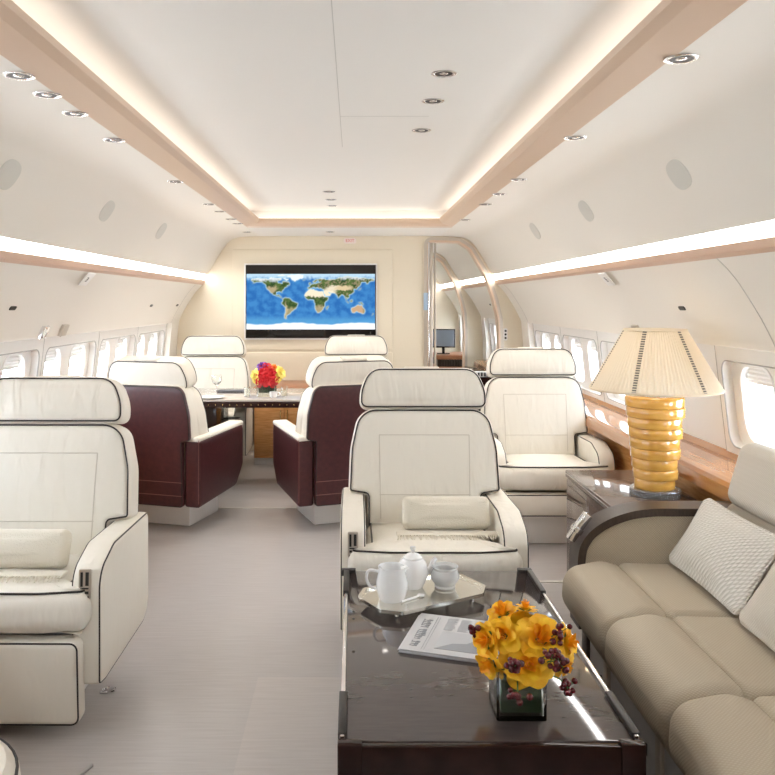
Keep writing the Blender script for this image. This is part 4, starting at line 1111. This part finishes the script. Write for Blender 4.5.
for i, (p, d, lab) in enumerate((((.0, -.07, .15), (0, -1, .3), 'red rose at the front centre of the dining table bouquet'), ((-.05, -.06, .145), (-.5, -.8, .2), 'red rose at the front left of the dining table bouquet'),
        ((.052, -.055, .145), (.5, -.8, .2), 'red rose at the front right of the dining table bouquet'), ((-.03, -.05, .195), (-.3, -.7, .6), 'red rose in the upper left of the dining table bouquet'),
        ((.035, -.05, .19), (.3, -.7, .6), 'red rose in the upper right of the dining table bouquet'), ((-.005, -.015, .235), (0, -.4, .9), 'topmost red rose of the dining table bouquet'),
        ((.0, .06, .17), (0, 1, .4), 'red rose on the back of the dining table bouquet'))):
    bloom('red_rose', lab, p, d, .98, 'redpetal', 'red roses in the dining table vase', 80 + i)
for i, (p, d, lab, s) in enumerate((((-.10, -.03, .175), (-.8, -.5, .3), 'upper yellow flower on the left of the dining table bouquet', .8), ((-.09, -.04, .13), (-.8, -.5, -.2), 'lower yellow flower on the left of the dining table bouquet', .75),
        ((.115, -.02, .195), (.8, -.4, .4), 'upper yellow flower on the right of the dining table bouquet', .85), ((.10, -.03, .15), (.8, -.5, 0), 'lower yellow flower on the right of the dining table bouquet', .7))):
    bloom('yellow_flower', lab, p, d, s, 'paleyellow', 'yellow flowers in the dining table vase', 95 + i, ((5, .7, .01), (6, 1.2, .02)))
bloom('purple_flower', 'purple flower at the top left of the dining table bouquet', (-.045, 0, .245), (-.3, -.4, .8), .75, 'purple', None, 120)
bloom('orange_flower', 'orange flower at the top right of the dining table bouquet', (.06, 0, .23), (.4, -.4, .8), .65, 'orange', None, 121)
wg = thing('wine_glass', 'stemmed wine glass at the left end of the dining table', 'glass', (-1.045, 6.32, DZ))
b = NB(); lathe(b, [(0, 0), (.034, 0), (.034, .002), (.005, .006), (.004, .08), (.012, .088), (.036, .11), (.040, .135), (.035, .165), (.033, .165), (.038, .135), (.034, .112), (.010, .091), (0, .09)], 28); mk('bowl', b, 'glass', wg)
for x, y, lab in ((-.80, 6.28, 'little clear glass tumbler left of the vase on the dining table'), (-.51, 6.30, 'little clear glass tumbler right of the vase on the dining table')):
    b = NB(); lathe(b, [(0, 0), (.020, 0), (.022, .003), (.026, .075), (.024, .075), (.019, .008), (0, .006)], 24)
    o = mk('tumbler', b, 'glass'); o.location = (x, y, DZ); tag(o, lab, 'glass', 'tumblers on the dining table')
b = NB(); lathe(b, [(0, 0), (.022, 0), (.030, .012), (.033, .045), (.030, .045), (.027, .014), (0, .008)], 24); tube(b, smooth_path([(.030, 0, .037), (.047, 0, .036), (.046, 0, .018), (.029, 0, .014)], 5), .003, 6)
o = mk('cup', b, 'porcelain'); o.location = (-.585, 6.22, DZ); tag(o, 'small white cup in front of the vase on the dining table', 'cup')
b = NB(); lathe(b, [(0, 0), (.06, 0), (.10, .010), (.102, .012), (.098, .013), (.06, .004), (0, .004)], 36)
o = mk('plate', b, 'porcelain'); o.location = (-1.06, 6.17, DZ); tag(o, 'white plate near the left corner of the dining table', 'plate')
b = NB(); box(b, -.11, .11, -.06, .06, 0, .008, .003); box(b, -.105, .105, -.05, .055, .008, .015, .003)
o = mk('napkin', b, 'linen'); o.location = (-.98, 6.60, DZ); tag(o, 'dark folded napkin behind the wine glass on the dining table', 'napkin')

# ------------------------------------------------------------------ rooms beyond the doorway
sb_ = thing('side_cabinet', 'dark low cabinet with a pale slotted grille in the room beyond the doorway', 'cabinet', (1.40, 9.3, 0))
b = NB(); box(b, -.16, .155, -.7, .6, 0, .66, .004); mk('body', b, 'lacquer', sb_)
b = NB(); box(b, -.14, .15, -.66, -.64 + .1, .66, .715, .003); mk('grille_block', b, 'plastic', sb_)
b = NB()
for i in range(8): box(b, -.125 + i * .034, -.108 + i * .034, -.667, -.655, .668, .708)
mk('grille_slots', b, 'dark', sb_, smooth=False)
dk = thing('desk', 'red brown wooden desk in the farthest room seen through the doorway', 'desk', (1.42, 11.55, 0))
b = NB(); box(b, -.22, .30, -.3, .5, .66, .72, .004); mk('top', b, 'desk', dk)
b = NB(); box(b, -.20, .30, -.28, .5, 0, .56, .004); mk('body', b, 'desk', dk)
b = NB()
for i in range(14): tube(b, [(-.19 + i * .036, -.28, .57), (-.19 + i * .036, -.28, .655)], .012, 8)
box(b, -.20, .30, -.27, .5, .56, .66); mk('fluted_frieze', b, 'darkwood', dk)
b = NB(); box(b, -.19, .05, -.288, -.28, .05, .52, .003); d = mk('door', b, 'wood', dk)
mo = thing('monitor', 'flat grey screened monitor on the desk in the farthest room', 'monitor', (1.33, 11.55, .7205), rad(-8))
b = NB(); box(b, -.17, .17, -.012, .012, .09, .36, .004); mk('case', b, 'black', mo)
b = NB(); box(b, -.155, .155, -.0145, -.0118, .11, .345); mk('screen', b, 'screengrey', mo)
b = NB(); box(b, -.02, .02, .005, .025, .01, .2, .003); box(b, -.09, .09, -.05, .07, 0, .012, .003); mk('stand', b, 'black', mo)
# ------------------------------------------------------------------ camera, sky, exposure
cam = bpy.data.cameras.new('camera'); co = bpy.data.objects.new('camera', cam); COL.objects.link(co)
cam.sensor_width = 36; cam.lens = 800 / 775 * 36; cam.shift_x = (387.5 - 354) / 775; cam.shift_y = -(387.5 - 302) / 775
co.location = (.04, 0, 1.47); co.rotation_euler = (PI / 2, 0, 0); cam.clip_start = .05; SC.camera = co
w = bpy.data.worlds.new('daylight'); SC.world = w; w.use_nodes = True
bg = w.node_tree.nodes['Background']; bg.inputs[0].default_value = (.86, .93, 1, 1); bg.inputs[1].default_value = WORLD
# soft ceiling wash from the recessed downlights
def spot(x, y, z, e, size=2.3, blend=.9):
    l = bpy.data.lights.new('downlight_beam', 'SPOT'); l.energy = e; l.spot_size = size; l.spot_blend = blend; l.shadow_soft_size = .03; l.color = (1, .93, .84)
    o = bpy.data.objects.new('downlight_beam', l); COL.objects.link(o); o.location = (x, y, z)
for x, y, z in ((-.92, 4.3, 2.10), (-.92, 5.3, 2.10), (-.92, 6.25, 2.10), (.912, 4.23, 2.10), (.912, 5.3, 2.10), (.912, 6.3, 2.10), (-.14, 5.75, 2.25), (-.14, 6.6, 2.25), (-.95, 7.4, 2.10), (-.18, 7.4, 2.10)):
    spot(x, y, z, SPOT)
SC.view_settings.view_transform = 'Standard'; SC.view_settings.look = 'None'; SC.view_settings.gamma = 1.0; SC.view_settings.use_curve_mapping = False
SC.view_settings.exposure = EXPO
SC.cycles.use_denoising = True; SC.cycles.max_bounces = 10; SC.cycles.diffuse_bounces = 6; SC.cycles.transmission_bounces = 8; SC.cycles.sample_clamp_indirect = 8
